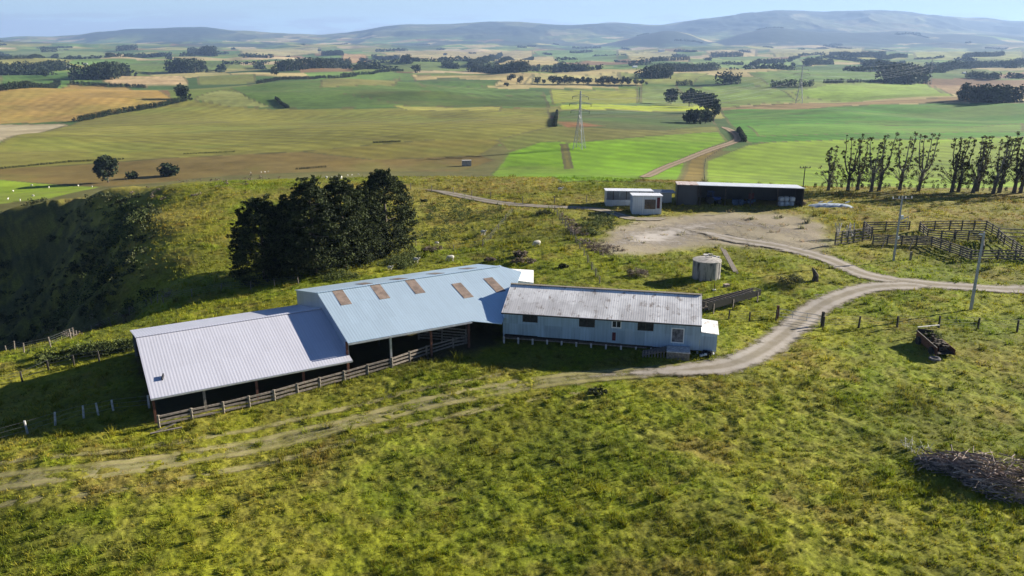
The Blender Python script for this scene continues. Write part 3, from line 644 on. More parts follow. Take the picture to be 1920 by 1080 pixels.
# --- woolshed
LW = fW.hit(1314, 608)[0]; dW = 4.6; zf = 2.1; eW = 4.5; kW = 6.0
Wd = thing('woolshed', 'old woolshed with blue grey iron walls and patchy pale roof raised on timber piles', 'woolshed', fW.g(0, 0))
roofW = corr('woolshed_roof_iron', fW.a, (.90, .87, .83, 1), .23, .65, .05, .20, .20, (.32, .26, .22, 1), sheet=.14, c2=(.66, .63, .60, 1))
wallW = corr('woolshed_wall_iron', fW.a, (.30, .41, .54, 1), .3, .5, .4, .40, .03, (.15, .15, .16, 1), up=True, sheet=.25)
sW = (kW - eW) / dW
MB().slab([fW.p(-.1, -.25, eW - .25 * sW), fW.p(LW + .1, -.25, eW - .25 * sW), fW.p(LW + .1, dW, kW), fW.p(-.1, dW, kW)], .05).build('roof_front', roofW, Wd)
MB().slab([fW.p(-.1, dW + .003, kW), fW.p(LW + .1, dW + .003, kW), fW.p(LW + .1, 2 * dW + .25, eW - .25 * sW), fW.p(-.1, 2 * dW + .25, eW - .25 * sW)], .05).build('roof_back', roofW, Wd)
MB().beam(fW.p(-.12, dW, kW + .03), fW.p(LW + .12, dW, kW + .03), .4, .05).build('ridge_cap', M['post'], Wd)
MB().beam(fW.p(-.1, -.33, eW - .14), fW.p(LW + .1, -.33, eW - .14), .1, .1).build('gutter', M['board'], Wd)
wn = [((980, 587), (1008, 605)), ((1086, 596), (1115, 614)), ((1147, 600), (1165, 616)), ((1196, 604), (1225, 621)), ((1259, 614), (1282, 644))]
ho = []
for a_, c_ in wn:
    u0, z1 = fW.hit(*a_); u1, z0_ = fW.hit(*c_); ho.append((u0, u1, z0_, z1 - .02))
zl = lambda u: zf - .35 * u / LW
def wallpanels(mb, u0, u1, z0, z1, v=0.0, t=.08): mb.hexa([fW.p(u0, v, z0), fW.p(u1, v, z0), fW.p(u1, v + t, z0), fW.p(u0, v + t, z0)], [fW.p(u0, v, z1), fW.p(u1, v, z1), fW.p(u1, v + t, z1), fW.p(u0, v + t, z1)])
b = MB(); c0 = 0.0
for u0, u1, a_, c_ in ho:
    wallpanels(b, c0, u0, zl((c0 + u0) / 2), eW - .05); wallpanels(b, u0, u1, zl(u0), a_); wallpanels(b, u0, u1, c_, eW - .05); c0 = u1
wallpanels(b, c0, LW, zl(LW), eW - .05); b.build('front_wall', wallW, Wd)
b = MB()
for u in (0.0, LW - .08):
    b = MB()
    for v0, v1 in ((.085, dW), (dW, 2 * dW)):
        za = eW + sW * (v0 if v0 < dW - .01 else dW) - .08 if v0 < dW else kW - .08; zb = kW - .08 if v1 == dW else eW - .08
        b.hexa([fW.p(u, v0, zf - .3), fW.p(u + .08, v0, zf - .3), fW.p(u + .08, v1, zf - .3), fW.p(u, v1, zf - .3)], [fW.p(u, v0, za), fW.p(u + .08, v0, za), fW.p(u + .08, v1, zb), fW.p(u, v1, zb)])
    b.build('end_wall', wallW, Wd)
b = MB(); wallpanels(b, .09, LW - .09, zf - .3, eW - .08, 2 * dW - .08); b.build('back_wall', wallW, Wd)
MB().slab([fW.p(.09, .1, zf - .3), fW.p(LW - .09, .1, zf - .3), fW.p(LW - .09, 2 * dW - .1, zf - .3), fW.p(.09, 2 * dW - .1, zf - .3)], .15).build('floor', M['timber_dark'], Wd)
for i, (u0, u1, a_, c_) in enumerate(ho):
    white = i in (2, 4); fm = M['white_paint'] if white else M['timber_dark']
    nm = 'door' if i == 4 else 'window'
    b = MB(); t = .07 if not white else .1
    for x0_, x1_ in ((u0, u0 + t), (u1 - t, u1)): wallpanels(b, x0_, x1_, a_, c_, -.03, .09)
    wallpanels(b, u0 + t, u1 - t, c_ - t, c_, -.03, .09); wallpanels(b, u0 + t, u1 - t, a_, a_ + t, -.03, .09)
    if i < 4: wallpanels(b, (u0 + u1) / 2 - .03, (u0 + u1) / 2 + .03, a_ + t, c_ - t, -.02, .07)
    o = b.build(nm, fm, Wd)
    b = MB(); wallpanels(b, u0 + t, u1 - t, a_ + t, c_ - t, .03, .02); b.build('door_leaf' if i == 4 else 'pane', M['board'] if i != 4 else plain('worn_door', (.16, .15, .15, 1), .6, 2.5), o)
    if white: o['label'] = 'white framed doorway' if i == 4 else 'white framed window'
u_, z_ = fW.hit(1148, 623); b = MB(); wallpanels(b, u_, u_ + .35, z_ - .85, z_, -.03, .03); b.build('hatch', M['red'], Wd)
u_, z_ = fW.hit(1172, 616); b = MB(); wallpanels(b, u_, u_ + .75, z_ - 1.6, z_, -.025, .025); b.build('patch_sheet', corr('patch_iron', fW.a, (.34, .44, .56, 1), .3, .5, .4, .1, up=True), Wd)
k = 14
for i in range(k):
    for v in (.1, 2 * dW - .2, dW):
        u = .08 + (LW - .2) * i / (k - 1); g = fW.g(u, v)
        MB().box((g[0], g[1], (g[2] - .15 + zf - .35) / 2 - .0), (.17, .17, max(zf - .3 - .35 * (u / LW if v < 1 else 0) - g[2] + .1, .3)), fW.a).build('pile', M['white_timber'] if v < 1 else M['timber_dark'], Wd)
b = MB(); wallpanels(b, .2, LW - 5, zf - .62, zf - .50, .22, .04); b.build('bearer', M['timber'], Wd)
# lean-to at the right end
uL, zt = fW.hit(1317, 606); uR = fW.hit(1349, 607)[0]
b = MB().slab([fW.p(LW + .11, -.25, 3.75), fW.p(LW + 1.75, -.25, 3.6), fW.p(LW + 1.75, 3.3, 3.75), fW.p(LW + .11, 3.3, 3.9)], .05); lt = b.build('lean_to_roof', roofW, Wd)
b = MB(); wallpanels(b, LW + .02, LW + 1.62, 1.75, 3.55, .0); wallpanels(b, LW + .02, LW + 1.62, 1.75, 3.6, 3.1)
b.hexa([fW.p(LW + 1.54, .09, 1.75), fW.p(LW + 1.62, .09, 1.75), fW.p(LW + 1.62, 3.09, 1.75), fW.p(LW + 1.54, 3.09, 1.75)], [fW.p(LW + 1.54, .09, 3.53), fW.p(LW + 1.62, .09, 3.53), fW.p(LW + 1.62, 3.09, 3.62), fW.p(LW + 1.54, 3.09, 3.62)])
b.build('lean_to_wall', wallW, Wd)
for u in (LW + .3, LW + 1.5): g = fW.g(u, .15); MB().box((g[0], g[1], (g[2] + 1.7) / 2), (.15, .15, 1.8 - g[2] + .2), fW.a).build('pile', M['timber'], Wd)
# landing with slatted ramp under the door
Ld = thing('loading_landing', 'low grey timber landing with slatted ramp below the white doorway of the woolshed', 'landing', fW.g(15.5, -1))
ux = fW.hit(1250, 655)[0]; g = fW.g(ux + 1, -1.0)
b = MB(); b.slab([fW.p(ux, -1.75, g[2] + .75), fW.p(ux + 2.2, -1.75, g[2] + .75), fW.p(ux + 2.2, -.12, g[2] + .75), fW.p(ux, -.12, g[2] + .75)], .09); b.build('deck', M['white_timber'], Ld)
b = MB(); wallpanels(b, ux + .05, ux + 2.15, g[2] - .2, g[2] + .65, -1.7, .08); b.build('front_board', M['timber'], Ld)
b = MB(); wallpanels(b, ux + 2.07, ux + 2.17, g[2] - .2, g[2] + .65, -1.6, 1.4); b.build('side_board', M['timber'], Ld)
b = MB(); b.slab([fW.p(ux - 2.3, -1.6, g[2] + .1), fW.p(ux - .03, -1.6, g[2] + .72), fW.p(ux - .03, -.3, g[2] + .72), fW.p(ux - 2.3, -.3, g[2] + .1)], .06)
for i in range(9): u = ux - 2.2 + i * .25; zz = g[2] + .14 + (u - ux + 2.3) * .27; b.box(fW.p(u, -.95, zz), (.06, 1.3, .06), fW.a)
b.build('ramp', M['timber'], Ld)
for i in range(9): u = ux - 2.2 + i * .28; gg = fW.g(u, -1.62); MB().box((gg[0], gg[1], gg[2] + .35), (.09, .05, .75), fW.a).build('paling', M['timber'], Ld)
jb = thing('rubbish_heap', 'small dark heap of junk with pale rags by the right corner of the woolshed', 'junk', at(1325, 668))
jp = at(1325, 666); b = MB()
for i in range(10): b.box((jp[0] + rnd.uniform(-.6, .6), jp[1] + rnd.uniform(-.4, .4), jp[2] + rnd.uniform(.1, .4)), (rnd.uniform(.2, .5), .3, rnd.uniform(.15, .35)), rnd.uniform(0, 3))
b.build('dark_junk', M['black'], jb)
b = MB(); 
for i in range(4): b.box((jp[0] + rnd.uniform(-.7, .7), jp[1] + rnd.uniform(-.6, -.2), jp[2] + rnd.uniform(.1, .35)), (.25, .2, .15), rnd.uniform(0, 3))
b.build('pale_rag', M['white_paint'], jb)

# --- white annex behind, beyond the ridge
fX = Frame(P3(1000, 530, 3.2), -8); X = thing('annex', 'small bright white iron annex behind the joint of middle shed and woolshed', 'shed', fX.g(-3, 2))
wr = corr('annex_iron', fX.a, (.80, .79, .76, 1), .4, .6, .15, .05)
def fXp(px, py, z): return tuple(P3(px, py, z))
MB().slab([fXp(955, 524, 4.2), fXp(1000.5, 530, 3.7), fXp(1000.5, 506.5, 4.1), fXp(943, 503, 4.7)], .06).build('roof', wr, X)
b = MB(); p_, q_ = fXp(1000, 530, 3.7), fXp(1000, 506.5, 4.1); b.wall(p_[:2], q_[:2], .9, .7, 3.6, 4.0, .06); b.wall(q_[:2], fXp(943, 503, 4.7)[:2], .6, .5, 4.0, 4.6, .06); b.wall(fXp(955, 524, 4.2)[:2], p_[:2], .9, .9, 4.1, 3.62, .06); b.build('wall', wr, X)

# --- machine shed on the far yard
m0 = at(1268, 384); fM = Frame(m0, math.degrees(math.atan2(at(1505, 389)[1] - m0[1], at(1505, 389)[0] - m0[0]))); LM = fM.hit(1505, 386)[0]; gz = m0[2]
Ms = thing('machinery_shed', 'long dark open-fronted machinery shed with bright skillion roof at the back of the yard', 'shed', m0)
zt = fM.hit(1268, 345)[1]; print('machine shed', LM, zt, gz)
rM = corr('machinery_shed_roof_iron', fM.a, (.66, .68, .70, 1), .5, .5, .3, .12, .0)
rMr = corr('rusty_roof_iron', fM.a, (.60, .55, .50, 1), .5, .6, .2, .2, .28, (.28, .10, .05, 1))
zb = zt - .75; dM = 8.0
MB().slab([fM.p(3.9, -.5, zt), fM.p(LM + .1, -.5, zt - .1), fM.p(LM + .1, dM, zb - .1), fM.p(3.9, dM, zb)], .1).build('roof', rM, Ms)
MB().slab([fM.p(-.1, -.5, zt), fM.p(3.895, -.5, zt), fM.p(3.895, dM, zb), fM.p(-.1, dM, zb)], .1).build('rusty_roof_end', rMr, Ms)
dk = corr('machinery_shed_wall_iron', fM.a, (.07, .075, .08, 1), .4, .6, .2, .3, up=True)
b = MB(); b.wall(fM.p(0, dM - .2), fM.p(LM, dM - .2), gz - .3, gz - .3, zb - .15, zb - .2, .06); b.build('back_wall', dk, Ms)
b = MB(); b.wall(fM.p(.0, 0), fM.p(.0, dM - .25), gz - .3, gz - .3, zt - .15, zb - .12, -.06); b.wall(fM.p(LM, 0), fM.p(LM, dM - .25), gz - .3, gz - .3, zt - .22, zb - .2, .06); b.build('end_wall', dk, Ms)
for u in (.1, fM.hit(1308, 370)[0], fM.hit(1313, 370)[0], fM.hit(1360, 370)[0], fM.hit(1408, 370)[0], fM.hit(1458, 370)[0], LM - .1):
    g = fM.p(u, 0); MB().box((g[0], g[1], (gz + zt) / 2 - .15), (.18, .18, zt - gz), fM.a).build('post', M['timber_dark'], Ms)
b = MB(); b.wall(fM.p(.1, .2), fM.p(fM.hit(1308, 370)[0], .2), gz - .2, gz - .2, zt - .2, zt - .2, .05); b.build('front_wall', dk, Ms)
# things stored inside
def tractor(px, py, mat, label, s=1.0):
    p = at(px, py); T = thing('tractor', label, 'tractor', p); x, y, z = p
    b = MB().box((x, y, z + 1.0 * s), (1.3 * s, .8, .6 * s)).box((x + .6 * s, y, z + 1.1 * s), (.7 * s, .7, .5 * s)); b.build('bonnet', mat, T)
    b = MB(); 
    for dx in (-.75, -.1):
        for dy in (-.5, .5): b.beam((x + dx * s, y + dy, z + 1.2 * s), (x + dx * s, y + dy, z + 2.2 * s), .06)
    b.box((x - .42 * s, y, z + 2.25 * s), (.9 * s, 1.2, .08)); b.build('cab', mat, T)
    for dx, r_, nm in ((-.6, .7, 'wheel'), (.9, .42, 'wheel')):
        for dy in (-.75, .75): MB().tube([(x + dx * s, y + dy - .15, z + r_), (x + dx * s, y + dy + .15, z + r_)], [r_, r_], 14).build(nm, M['rubber'], T)
q = np.array(fM.p(fM.hit(1337, 378)[0], 2.6)); 
def atfM(px, v): return np.array([*fM.p(fM.hit(px, 380)[0], v)[:2]])
def inpos(px, v): a_ = atfM(px, v); return (a_[0], a_[1], hz(*a_))
def at_in(px, v):
    global at
def stored(kind, px, v):
    x, y, z = inpos(px, v)
    return x, y, z
x, y, z = stored('t', 1338, 2.2); T = thing('tractor', 'blue tractor in shadow inside the second bay of the machinery shed', 'tractor', (x, y, z))
MB().box((x, y, z + 1.0), (1.4, .8, .6)).box((x + 1.0, y, z + 1.0), (.9, .6, .5)).build('bonnet', M['blue'], T)
b = MB()
for dx in (-.9, 0):
    for dy in (-.5, .5): b.beam((x + dx, y + dy, z + 1.25), (x + dx, y + dy, z + 2.3), .07)
b.box((x - .45, y, z + 2.34), (1.1, 1.2, .08)); b.build('cab', M['blue'], T)
for dx, r_ in ((-.6, .72), (1.1, .42)):
    for dy in (-.75, .75): MB().tube([(x + dx, y + dy - .15, z + r_), (x + dx, y + dy + .15, z + r_)], [r_, r_], 16).build('wheel', M['rubber'], T)
x, y, z = stored('l', 1385, 1.5); hp = thing('stored_heap', 'blue grey heap of covered gear inside the middle bay of the machinery shed', 'gear', (x, y, z))
b = MB()
for i in range(14): b.box((x + rnd.uniform(-1.5, 3.0), y + rnd.uniform(-.6, 1.5), z + rnd.uniform(.2, .8)), (rnd.uniform(.5, 1.1), rnd.uniform(.4, .9), rnd.uniform(.3, .8)), rnd.uniform(0, 3))
b.build('covered_gear', plain('tarpaulin', (.05, .09, .15, 1), .4, 3), hp)
x, y, z = stored('r', 1411, 2.5); rb = MB().box((x, y, z + 1.9), (.9, .5, .4)).box((x, y, z + .9), (.8, .8, 1.6)).build('seed_drill', M['red'], loc=(x, y, z)); tag(rb, 'dull red implement standing inside the third bay of the machinery shed', 'implement')
x, y, z = stored('w', 1476, .8); wb = thing('fertiliser_bag', 'pale bulging bags stacked in the last bay of the machinery shed', 'bags', (x, y, z)); b = MB()
for i in range(6): b.box((x + (i % 3 - 1) * 1.0, y + rnd.uniform(-.2, .2), z + .45 + .9 * (i // 3)), (.9, .9, .85), rnd.uniform(-.2, .2))
o = b.build('bags', M['wrap'], wb); o.modifiers.new('b', 'BEVEL').width = .15

# --- low open shed and small shed to its front
l0 = at(1136, 386); fL = Frame(l0, -2.0); gl = l0[2]; LL = fL.hit(1240, 386)[0]; ztL = fL.hit(1136, 357)[1]
Lo = thing('low_shed', 'long low shed with white roof and open slatted front left of the machinery shed', 'shed', l0)
wL = corr('low_shed_iron', fL.a, (.42, .46, .50, 1), .4, .5, .3, .2, up=True); rL = corr('low_shed_roof_iron', fL.a, (.75, .76, .78, 1), .5, .5, .2, .08)
MB().slab([fL.p(-.15, -.3, ztL), fL.p(LL * .85, -.3, ztL - .05), fL.p(LL * .85, 4.2, ztL - .35), fL.p(-.15, 4.2, ztL - .3)], .08).build('roof', rL, Lo)
MB().slab([fL.p(LL * .85 + .01, -.3, ztL - .3), fL.p(LL + 2.6, -.3, ztL - .35), fL.p(LL + 2.6, 4.2, ztL - .5), fL.p(LL * .85 + .01, 4.2, ztL - .45)], .08).build('dark_roof_end', plain('dark_roof', (.07, .085, .11, 1), .2, 2, .5, .3), Lo)
b = MB(); b.wall(fL.p(0, 0), fL.p(LL, 0), gl - .3, gl - .3, gl + 1.15, gl + 1.15, .06); b.build('lower_wall', wL, Lo)
b = MB(); b.wall(fL.p(0, 4), fL.p(LL + 2.5, 4), gl - .3, gl - .3, ztL - .45, ztL - .6, .06); b.wall(fL.p(0, .1), fL.p(0, 3.95), gl - .3, gl - .3, ztL - .1, ztL - .4, -.06); b.build('back_wall', wL, Lo)
for i in range(9): g = fL.p(.1 + LL * i / 8.5, .03); MB().box((g[0], g[1], (gl + 1.15 + ztL - .1) / 2), (.12, .1, ztL - gl - 1.3), fL.a).build('post', M['galv'] if i % 2 == 0 else M['timber_dark'], Lo)
s0 = at(1185, 401); fS = Frame(s0, -1.5); gs = s0[2]; LS = fS.hit(1240, 400)[0]; zS = fS.hit(1187, 367)[1]
Sm = thing('small_shed', 'small pale blue grey iron shed with window in front of the low shed', 'shed', s0)
wS = corr('small_shed_iron', fS.a, (.50, .56, .62, 1), .4, .5, .3, .15, up=True)
b = MB(); b.wall(fS.p(0, 0), fS.p(LS, 0), gs - .3, gs - .3, zS, zS - .05, .06); b.wall(fS.p(0, .07), fS.p(0, 3.4), gs - .3, gs - .3, zS, zS - .2, -.06); b.wall(fS.p(LS, .07), fS.p(LS, 3.4), gs - .3, gs - .3, zS - .05, zS - .25, .06); b.wall(fS.p(.1, 3.35), fS.p(LS - .1, 3.35), gs - .3, gs - .3, zS - .2, zS - .25, .06); b.build('wall', wS, Sm)
MB().slab([fS.p(-.15, -.2, zS + .09), fS.p(LS + .15, -.2, zS + .04), fS.p(LS + .15, 3.6, zS - .12), fS.p(-.15, 3.6, zS - .08)], .08).build('roof', rL, Sm)
b = MB(); u0, zz1 = fS.hit(1209, 374); u1, zz0 = fS.hit(1229, 392); b.wall(fS.p(u0, -.03), fS.p(u1, -.03), zz0, zz0, zz1, zz1, .025); b.build('window', M['glass'], Sm)
b = MB(); u0, zz1 = fS.hit(1206, 368); b.wall(fS.p(u0 - .05, -.05), fS.p(u0 + .05, -.05), gs, gs, zS, zS, .045); u2 = fS.hit(1239, 380)[0]; b.wall(fS.p(u2 - .12, -.05), fS.p(u2, -.05), gs, gs, zS - .05, zS - .05, .045); b.build('door_frame', M['white_paint'], Sm)
b = MB(); b.wall(fS.p(u2 - .7, -.03), fS.p(u2 - .14, -.03), gs + 1, gs + 1, zS - .3, zS - .3, .025); b.build('door', M['red'], Sm)

# --- water tank, planks, standpipe
t0 = at(1323.5, 521); tz = t0[2]
Tk = thing('water_tank', 'round streaky concrete water tank with flat pale lid on the grass below the yard', 'tank', t0)
b = MB(); n_ = 40; rT = 1.78; hT = 2.35
b.tube([(t0[0], t0[1], tz - .3), (t0[0], t0[1], tz + hT)], [rT, rT], n_); o = b.build('tank_wall', None or (lambda n: (n.bump(n.noise(1, 5, .7, stretch=(3, 3, .5)), .3, .05), n.fin(n.mix(n.mr(n.noise(1, 6, .75, stretch=(2.2, 2.2, .22)), .46, .60), (.34, .32, .30, 1), (.04, .04, .042, 1)), .9))[1])(N('streaked_concrete')), Tk, False)
b = MB(); b.tube([(t0[0], t0[1], tz + hT + .002), (t0[0], t0[1], tz + hT + .12), (t0[0], t0[1], tz + hT + .32)], [rT + .06, rT + .06, .2], n_); b.build('lid', M['concrete'], Tk)
b = MB().box((t0[0] + .3, t0[1] + .5, tz + hT + .3), (.6, .6, .12), .3); b.build('hatch', M['concrete'], Tk)
a_, c_ = at(1352, 478), at(1377, 514); pk = thing('plank_stack', 'two long grey planks leaning on each other beside the concrete tank', 'planks', (a_ + c_) / 2)
for dx, dz in ((0, .5), (.45, .25)): MB().beam((a_[0] + dx, a_[1], a_[2] + dz + .5), (c_[0] + dx, c_[1], c_[2] + dz - .2), .35, .12).build('plank', M['timber'], pk)
q = at(1338, 482); b = MB()
for i in range(9): b.box((q[0] + rnd.uniform(-1.4, 1.2), q[1] + rnd.uniform(-.9, .9), q[2] + rnd.uniform(.05, .3)), (rnd.uniform(.5, 1.3), rnd.uniform(.2, .6), .08), rnd.uniform(0, 3))
tag(b.build('scrap_sheets', M['white_timber'], loc=tuple(q)), 'scatter of pale scrap boards lying behind the concrete tank', 'scrap')
q = at(1339, 546); St = thing('standpipe', 'short standpipe with white base in the grass between tank and woolshed', 'tap', q); MB().tube([q, q + (0, 0, 1.1)], [.05, .05]).build('pipe', M['timber_dark'], St); MB().box(q + (0, 0, .1), (.4, .4, .25)).build('base', M['white_paint'], St)
q = at(1362, 538); tag(MB().box(q + (0, 0, .15), (.7, .5, .45), .4).build('block', M['dead_wood'], loc=tuple(q)), 'small brown block in the grass right of the standpipe', 'block')

# --- stock race (dark slatted trough) right of the woolshed
a_, c_ = at(1319, 590), at(1418, 563); dd = (c_ - a_); dd[2] = 0; ll = np.hypot(*dd[:2]); fR = Frame(a_, math.degrees(math.atan2(dd[1], dd[0])))
Rc = thing('stock_race', 'long dark slatted stock race running from the woolshed end into the grass', 'race', a_); zr = a_[2] + .55
for v in (-.55, .55): b = MB(); b.wall(fR.p(0, v), fR.p(ll, v), zr + .1, c_[2] + .75, zr + 1.0, c_[2] + 1.45, .05); b.build('side_panel', M['black'], Rc)
MB().slab([fR.p(0, -.5, zr + .15), fR.p(ll, -.5, c_[2] + .8), fR.p(ll, .5, c_[2] + .8), fR.p(0, .5, zr + .15)], .05).build('deck', M['timber_dark'], Rc)
b = MB()
for i in range(16): u = ll * i / 15; b.box(fR.p(u, 0, zr + .98 + (c_[2] + 1.43 - zr - .98) * i / 15), (.06, 1.15, .06), fR.a)
b.build('cross_slats', M['timber'], Rc)
for u in (1.0, 4.5, ll - .6):
    for v in (-.55, .6): g = fR.g(u, v); MB().box((g[0], g[1], g[2] + .5), (.12, .12, 1.6), fR.a).build('leg', M['timber'], Rc)

# --- power poles with wires
def power_pole(pb, pt, r, label, arm, mat, insul=True, deg=20):
    p = at(*pb); h = (pb[1] - pt[1]) * mpp(p) / cP * 1.02; T = thing('power_pole', label, 'power pole', p, 'power poles on the farm')
    b = MB().tube([(p[0], p[1], p[2] - .3), (p[0], p[1], p[2] + h)], [r, r * .62], 8); b.build('pole', mat, T)
    tops = []
    if arm:
        ux, uy = math.cos(R(deg)), math.sin(R(deg)); za = p[2] + h - .35
        MB().beam((p[0] - ux * arm, p[1] - uy * arm, za), (p[0] + ux * arm, p[1] + uy * arm, za), .12, .12).build('crossarm', M['timber'], T)
        for k in (-1, -.35, .35, 1): q = (p[0] + ux * arm * k * .92, p[1] + uy * arm * k * .92, za); MB().tube([q, (q[0], q[1], za + .3)], [.09, .06], 6).build('insulator', M['white_paint'] if insul else M['black'], T); tops.append((q[0], q[1], za + .3))
    return T, tops, (p[0], p[1], p[2] + h)
PA, tA, eA = power_pole((1675, 489), (1691, 374), .17, 'pale power pole with crossarm and transformer box in front of the timber yards', 1.5, M['concrete_pole'], True, 8)
x, y, z = eA; MB().box((x + .28, y - .1, z - 2.9), (.35, .3, .5)).box((x + .15, y - .2, z - 5.8), (.2, .2, .4)).build('fuse_box', M['white_paint'], PA)
PB, tB, eB = power_pole((1820, 581), (1844, 441), .19, 'bare leaning concrete power pole at the right beside the gravel road', 0, M['concrete_pole'])
b = MB().box((eB[0] - .25, eB[1], eB[2] - .25), (.55, .12, .12)); b.build('bracket', M['galv'], PB)
PC, tC, eC = power_pole((1502, 386), (1511, 316), .13, 'slim dark power pole at the right corner of the machinery shed', 1.0, M['post_dark'], False, 2)
def wire(name, p, q, sag, r, label, cat, group=None, mat=None, n=14):
    P = [tuple(np.array(p) * (1 - t) + np.array(q) * t - np.array([0, 0, 4 * sag * t * (1 - t)])) for t in np.linspace(0, 1, n)]
    return tag(MB().tube(P, [r] * n, 4).build(name, mat or M['wire'], loc=tuple(p)), label, cat, group)
wire('power_line', tA[0], tC[0], 1.2, .012, 'thin power line from the pale pole to the slim dark pole', 'power line', 'farm power lines'); wire('power_line', tA[3], tC[3], 1.2, .012, 'thin power line from the pale pole to the slim dark pole', 'power line', 'farm power lines')
wire('service_line', eB, tA[1], .8, .012, 'thin line from the bare concrete pole up to the pale crossarm pole', 'power line')
p = at(1198, 192); pp = thing('far_pole', 'dark lone pole standing at the corner of the golden field beyond the pylon', 'pole', p); h_ = 27 * mpp(p); MB().tube([(p[0], p[1], p[2] - 1), (p[0], p[1], p[2] + h_)], [.5, .4], 6).build('pole', M['post_dark'], pp)

# --- lattice pylons and their lines
def pylon(pb, ptop, label, deg):
    p = at(*pb); h = (pb[1] - ptop) * mpp(p) / cP; T = thing('pylon', label, 'pylon', p, 'steel pylons crossing the plain'); T.rotation_euler.z = 0
    r = .11 * h / 38; u = np.array([math.cos(R(deg)), math.sin(R(deg)), 0]); v = np.array([-u[1], u[0], 0]); s = h * .088
    def wd(t): return s * (1 - t * 1.35) if t < .62 else s * max(.163 * (1 - (t - .62) * 1.6), .06)
    lv = [0, .16, .30, .42, .52, .60, .68, .76, .84, .92, 1.0]; P = []
    def c(t, i): w_ = wd(t); k = ((-1, -1), (1, -1), (1, 1), (-1, 1))[i]; return p + u * w_ * k[0] + v * w_ * k[1] + (0, 0, h * t)
    for i in range(4):
        b = MB(); b.tube([c(t, i) for t in lv], [r * 1.5] * len(lv), 4); b.build('leg', M['conductor'], T)
    b = MB()
    for a_, c_ in zip(lv[:-1], lv[1:]):
        for i in range(4):
            j = (i + 1) % 4; b.beam(c(a_, i), c(c_, j), r * 1.2); b.beam(c(a_, j), c(c_, i), r * 1.2); b.beam(c(c_, i), c(c_, j), r)
    b.build('bracing', M['conductor'], T); at_ = []
    for t, w_ in ((.66, .17), (.78, .20), (.90, .15)):
        for sg in (-1, 1):
            e = p + v * sg * h * w_ + (0, 0, h * t); b = MB(); ww = wd(t)
            for k in (-1, 1): b.beam(p + u * ww * k + v * sg * ww + (0, 0, h * t), e, r * 2.2); b.beam(p + u * ww * k + v * sg * ww + (0, 0, h * (t + .04)), e, r * 1.8)
            b.build('crossarm', M['conductor'], T); e2 = e - (0, 0, h * .045); MB().tube([e, e2], [.16, .16], 5).build('insulator', M['glass'], T); at_.append(tuple(e2))
    at_.append(tuple(p + (0, 0, h)))
    return T, at_
T1, w1 = pylon((1086, 279), 178, 'nearest lattice steel pylon standing in the bright lime field', 65)
T2, w2 = pylon((1498, 194), 128, 'distant lattice steel pylon on the brown strip beyond the green crop', 65)
T3, w3 = pylon((1742, 158), 112, 'small far pylon by the dark square wood at upper right', 65)
p1_ = np.array(w1[6]); p2_ = np.array(w2[6]); dv = p1_ - p2_; back = [tuple(np.array(a_) + dv * 1.0 * np.array([1.0, .85, 0]) + (0, 0, 4)) for a_ in w1]
# line runs on to the lower left out of the picture
p0 = at(-420, 330); off = np.array([p0[0], p0[1], p0[2] + 28]) - np.array(w1[6]) * np.array([1, 1, 1]); lf = [tuple(np.array(a_) + off * np.array([1, 1, 1])) for a_ in w1]
for i in range(7):
    gname = ('three wire levels strung between the pylons', 'shield wires')[i == 6]
    wire('conductor', w1[i], w2[i], 9, .04, 'pale high voltage conductor strung between the two nearer pylons', 'power line', 'conductors between the nearer pylons', M['conductor'], 30)
    wire('conductor', w2[i], w3[i], 9, .06, 'pale high voltage conductor running from the distant pylon to the far one', 'power line', 'conductors to the far pylon', M['conductor'], 30)
    wire('conductor', w1[i], lf[i], 10, .03, 'thin high voltage conductor running left from the nearest pylon across olive fields', 'power line', 'conductors running left from the nearest pylon', M['conductor'], 40)

# --- timber yards
yards = [([(1565, 461), (1600, 456), (1633, 450)], 5, 2.1, 'dark close-boarded loading race at the left end of the timber yards', M['timber'], 1.6),
 ([(1618, 433), (1660, 432), (1704, 432)], 4, 1.45, 'dark rail fence at the back left of the yards behind the pale power pole', M['timber_dark'], 2.6),
 ([(1619, 432), (1634, 447)], 5, 1.5, 'short side fence joining race and back rails of the yards', M['timber_dark'], 1.8),
 ([(1723, 433), (1780, 431), (1848, 431), (1871, 445)], 4, 1.5, 'long back rail fence of the right hand timber yards with a bent corner', M['timber_dark'], 2.4),
 ([(1870, 446), (1922, 447), (1990, 450)], 3, 1.5, 'lighter rail fence leaving the yards at the right edge', M['timber'], 3.0),
 ([(1636, 458), (1690, 460), (1746, 462)], 6, 1.5, 'dark dense board fence in the middle of the yards left of the pens', M['timber_dark'], 2.0),
 ([(1724, 434), (1738, 447), (1790, 452)], 4, 1.4, 'inner rail fence slanting through the right hand yards', M['timber_dark'], 2.2),
 ([(1746, 462), (1780, 474), (1819, 488)], 5, 1.5, 'front rail fence slanting down to the corner of the yards', M['timber_dark'], 2.0),
 ([(1788, 449), (1842, 452), (1842, 480)], 5, 1.5, 'inner pen fence in the centre of the right hand yards', M['timber_dark'], 2.0),
 ([(1819, 489), (1870, 488), (1935, 490), (2000, 492)], 4, 1.5, 'front rail fence of the yards along the grass at the right edge', M['timber_dark'], 2.6),
 ([(1897, 468), (1912, 480), (1940, 492)], 5, 1.5, 'slanting inner fence of the yards at the right edge', M['timber_dark'], 1.8),
 ([(1870, 447), (1882, 458), (1897, 468)], 3, 1.4, 'short inner fence below the bent corner of the yards', M['timber_dark'], 2.2)]
for pts, nr, h_, lab, mt, sp in yards:
    P = [at(*p) for p in pts]; T = thing('yard_fence', lab, 'fence', P[0], 'timber sheep yards'); railfence(T, P, nr, h_, sp, (.02, .15), .16, M['yard_timber'], M['yard_timber'] if mt is M['timber_dark'] else mt)
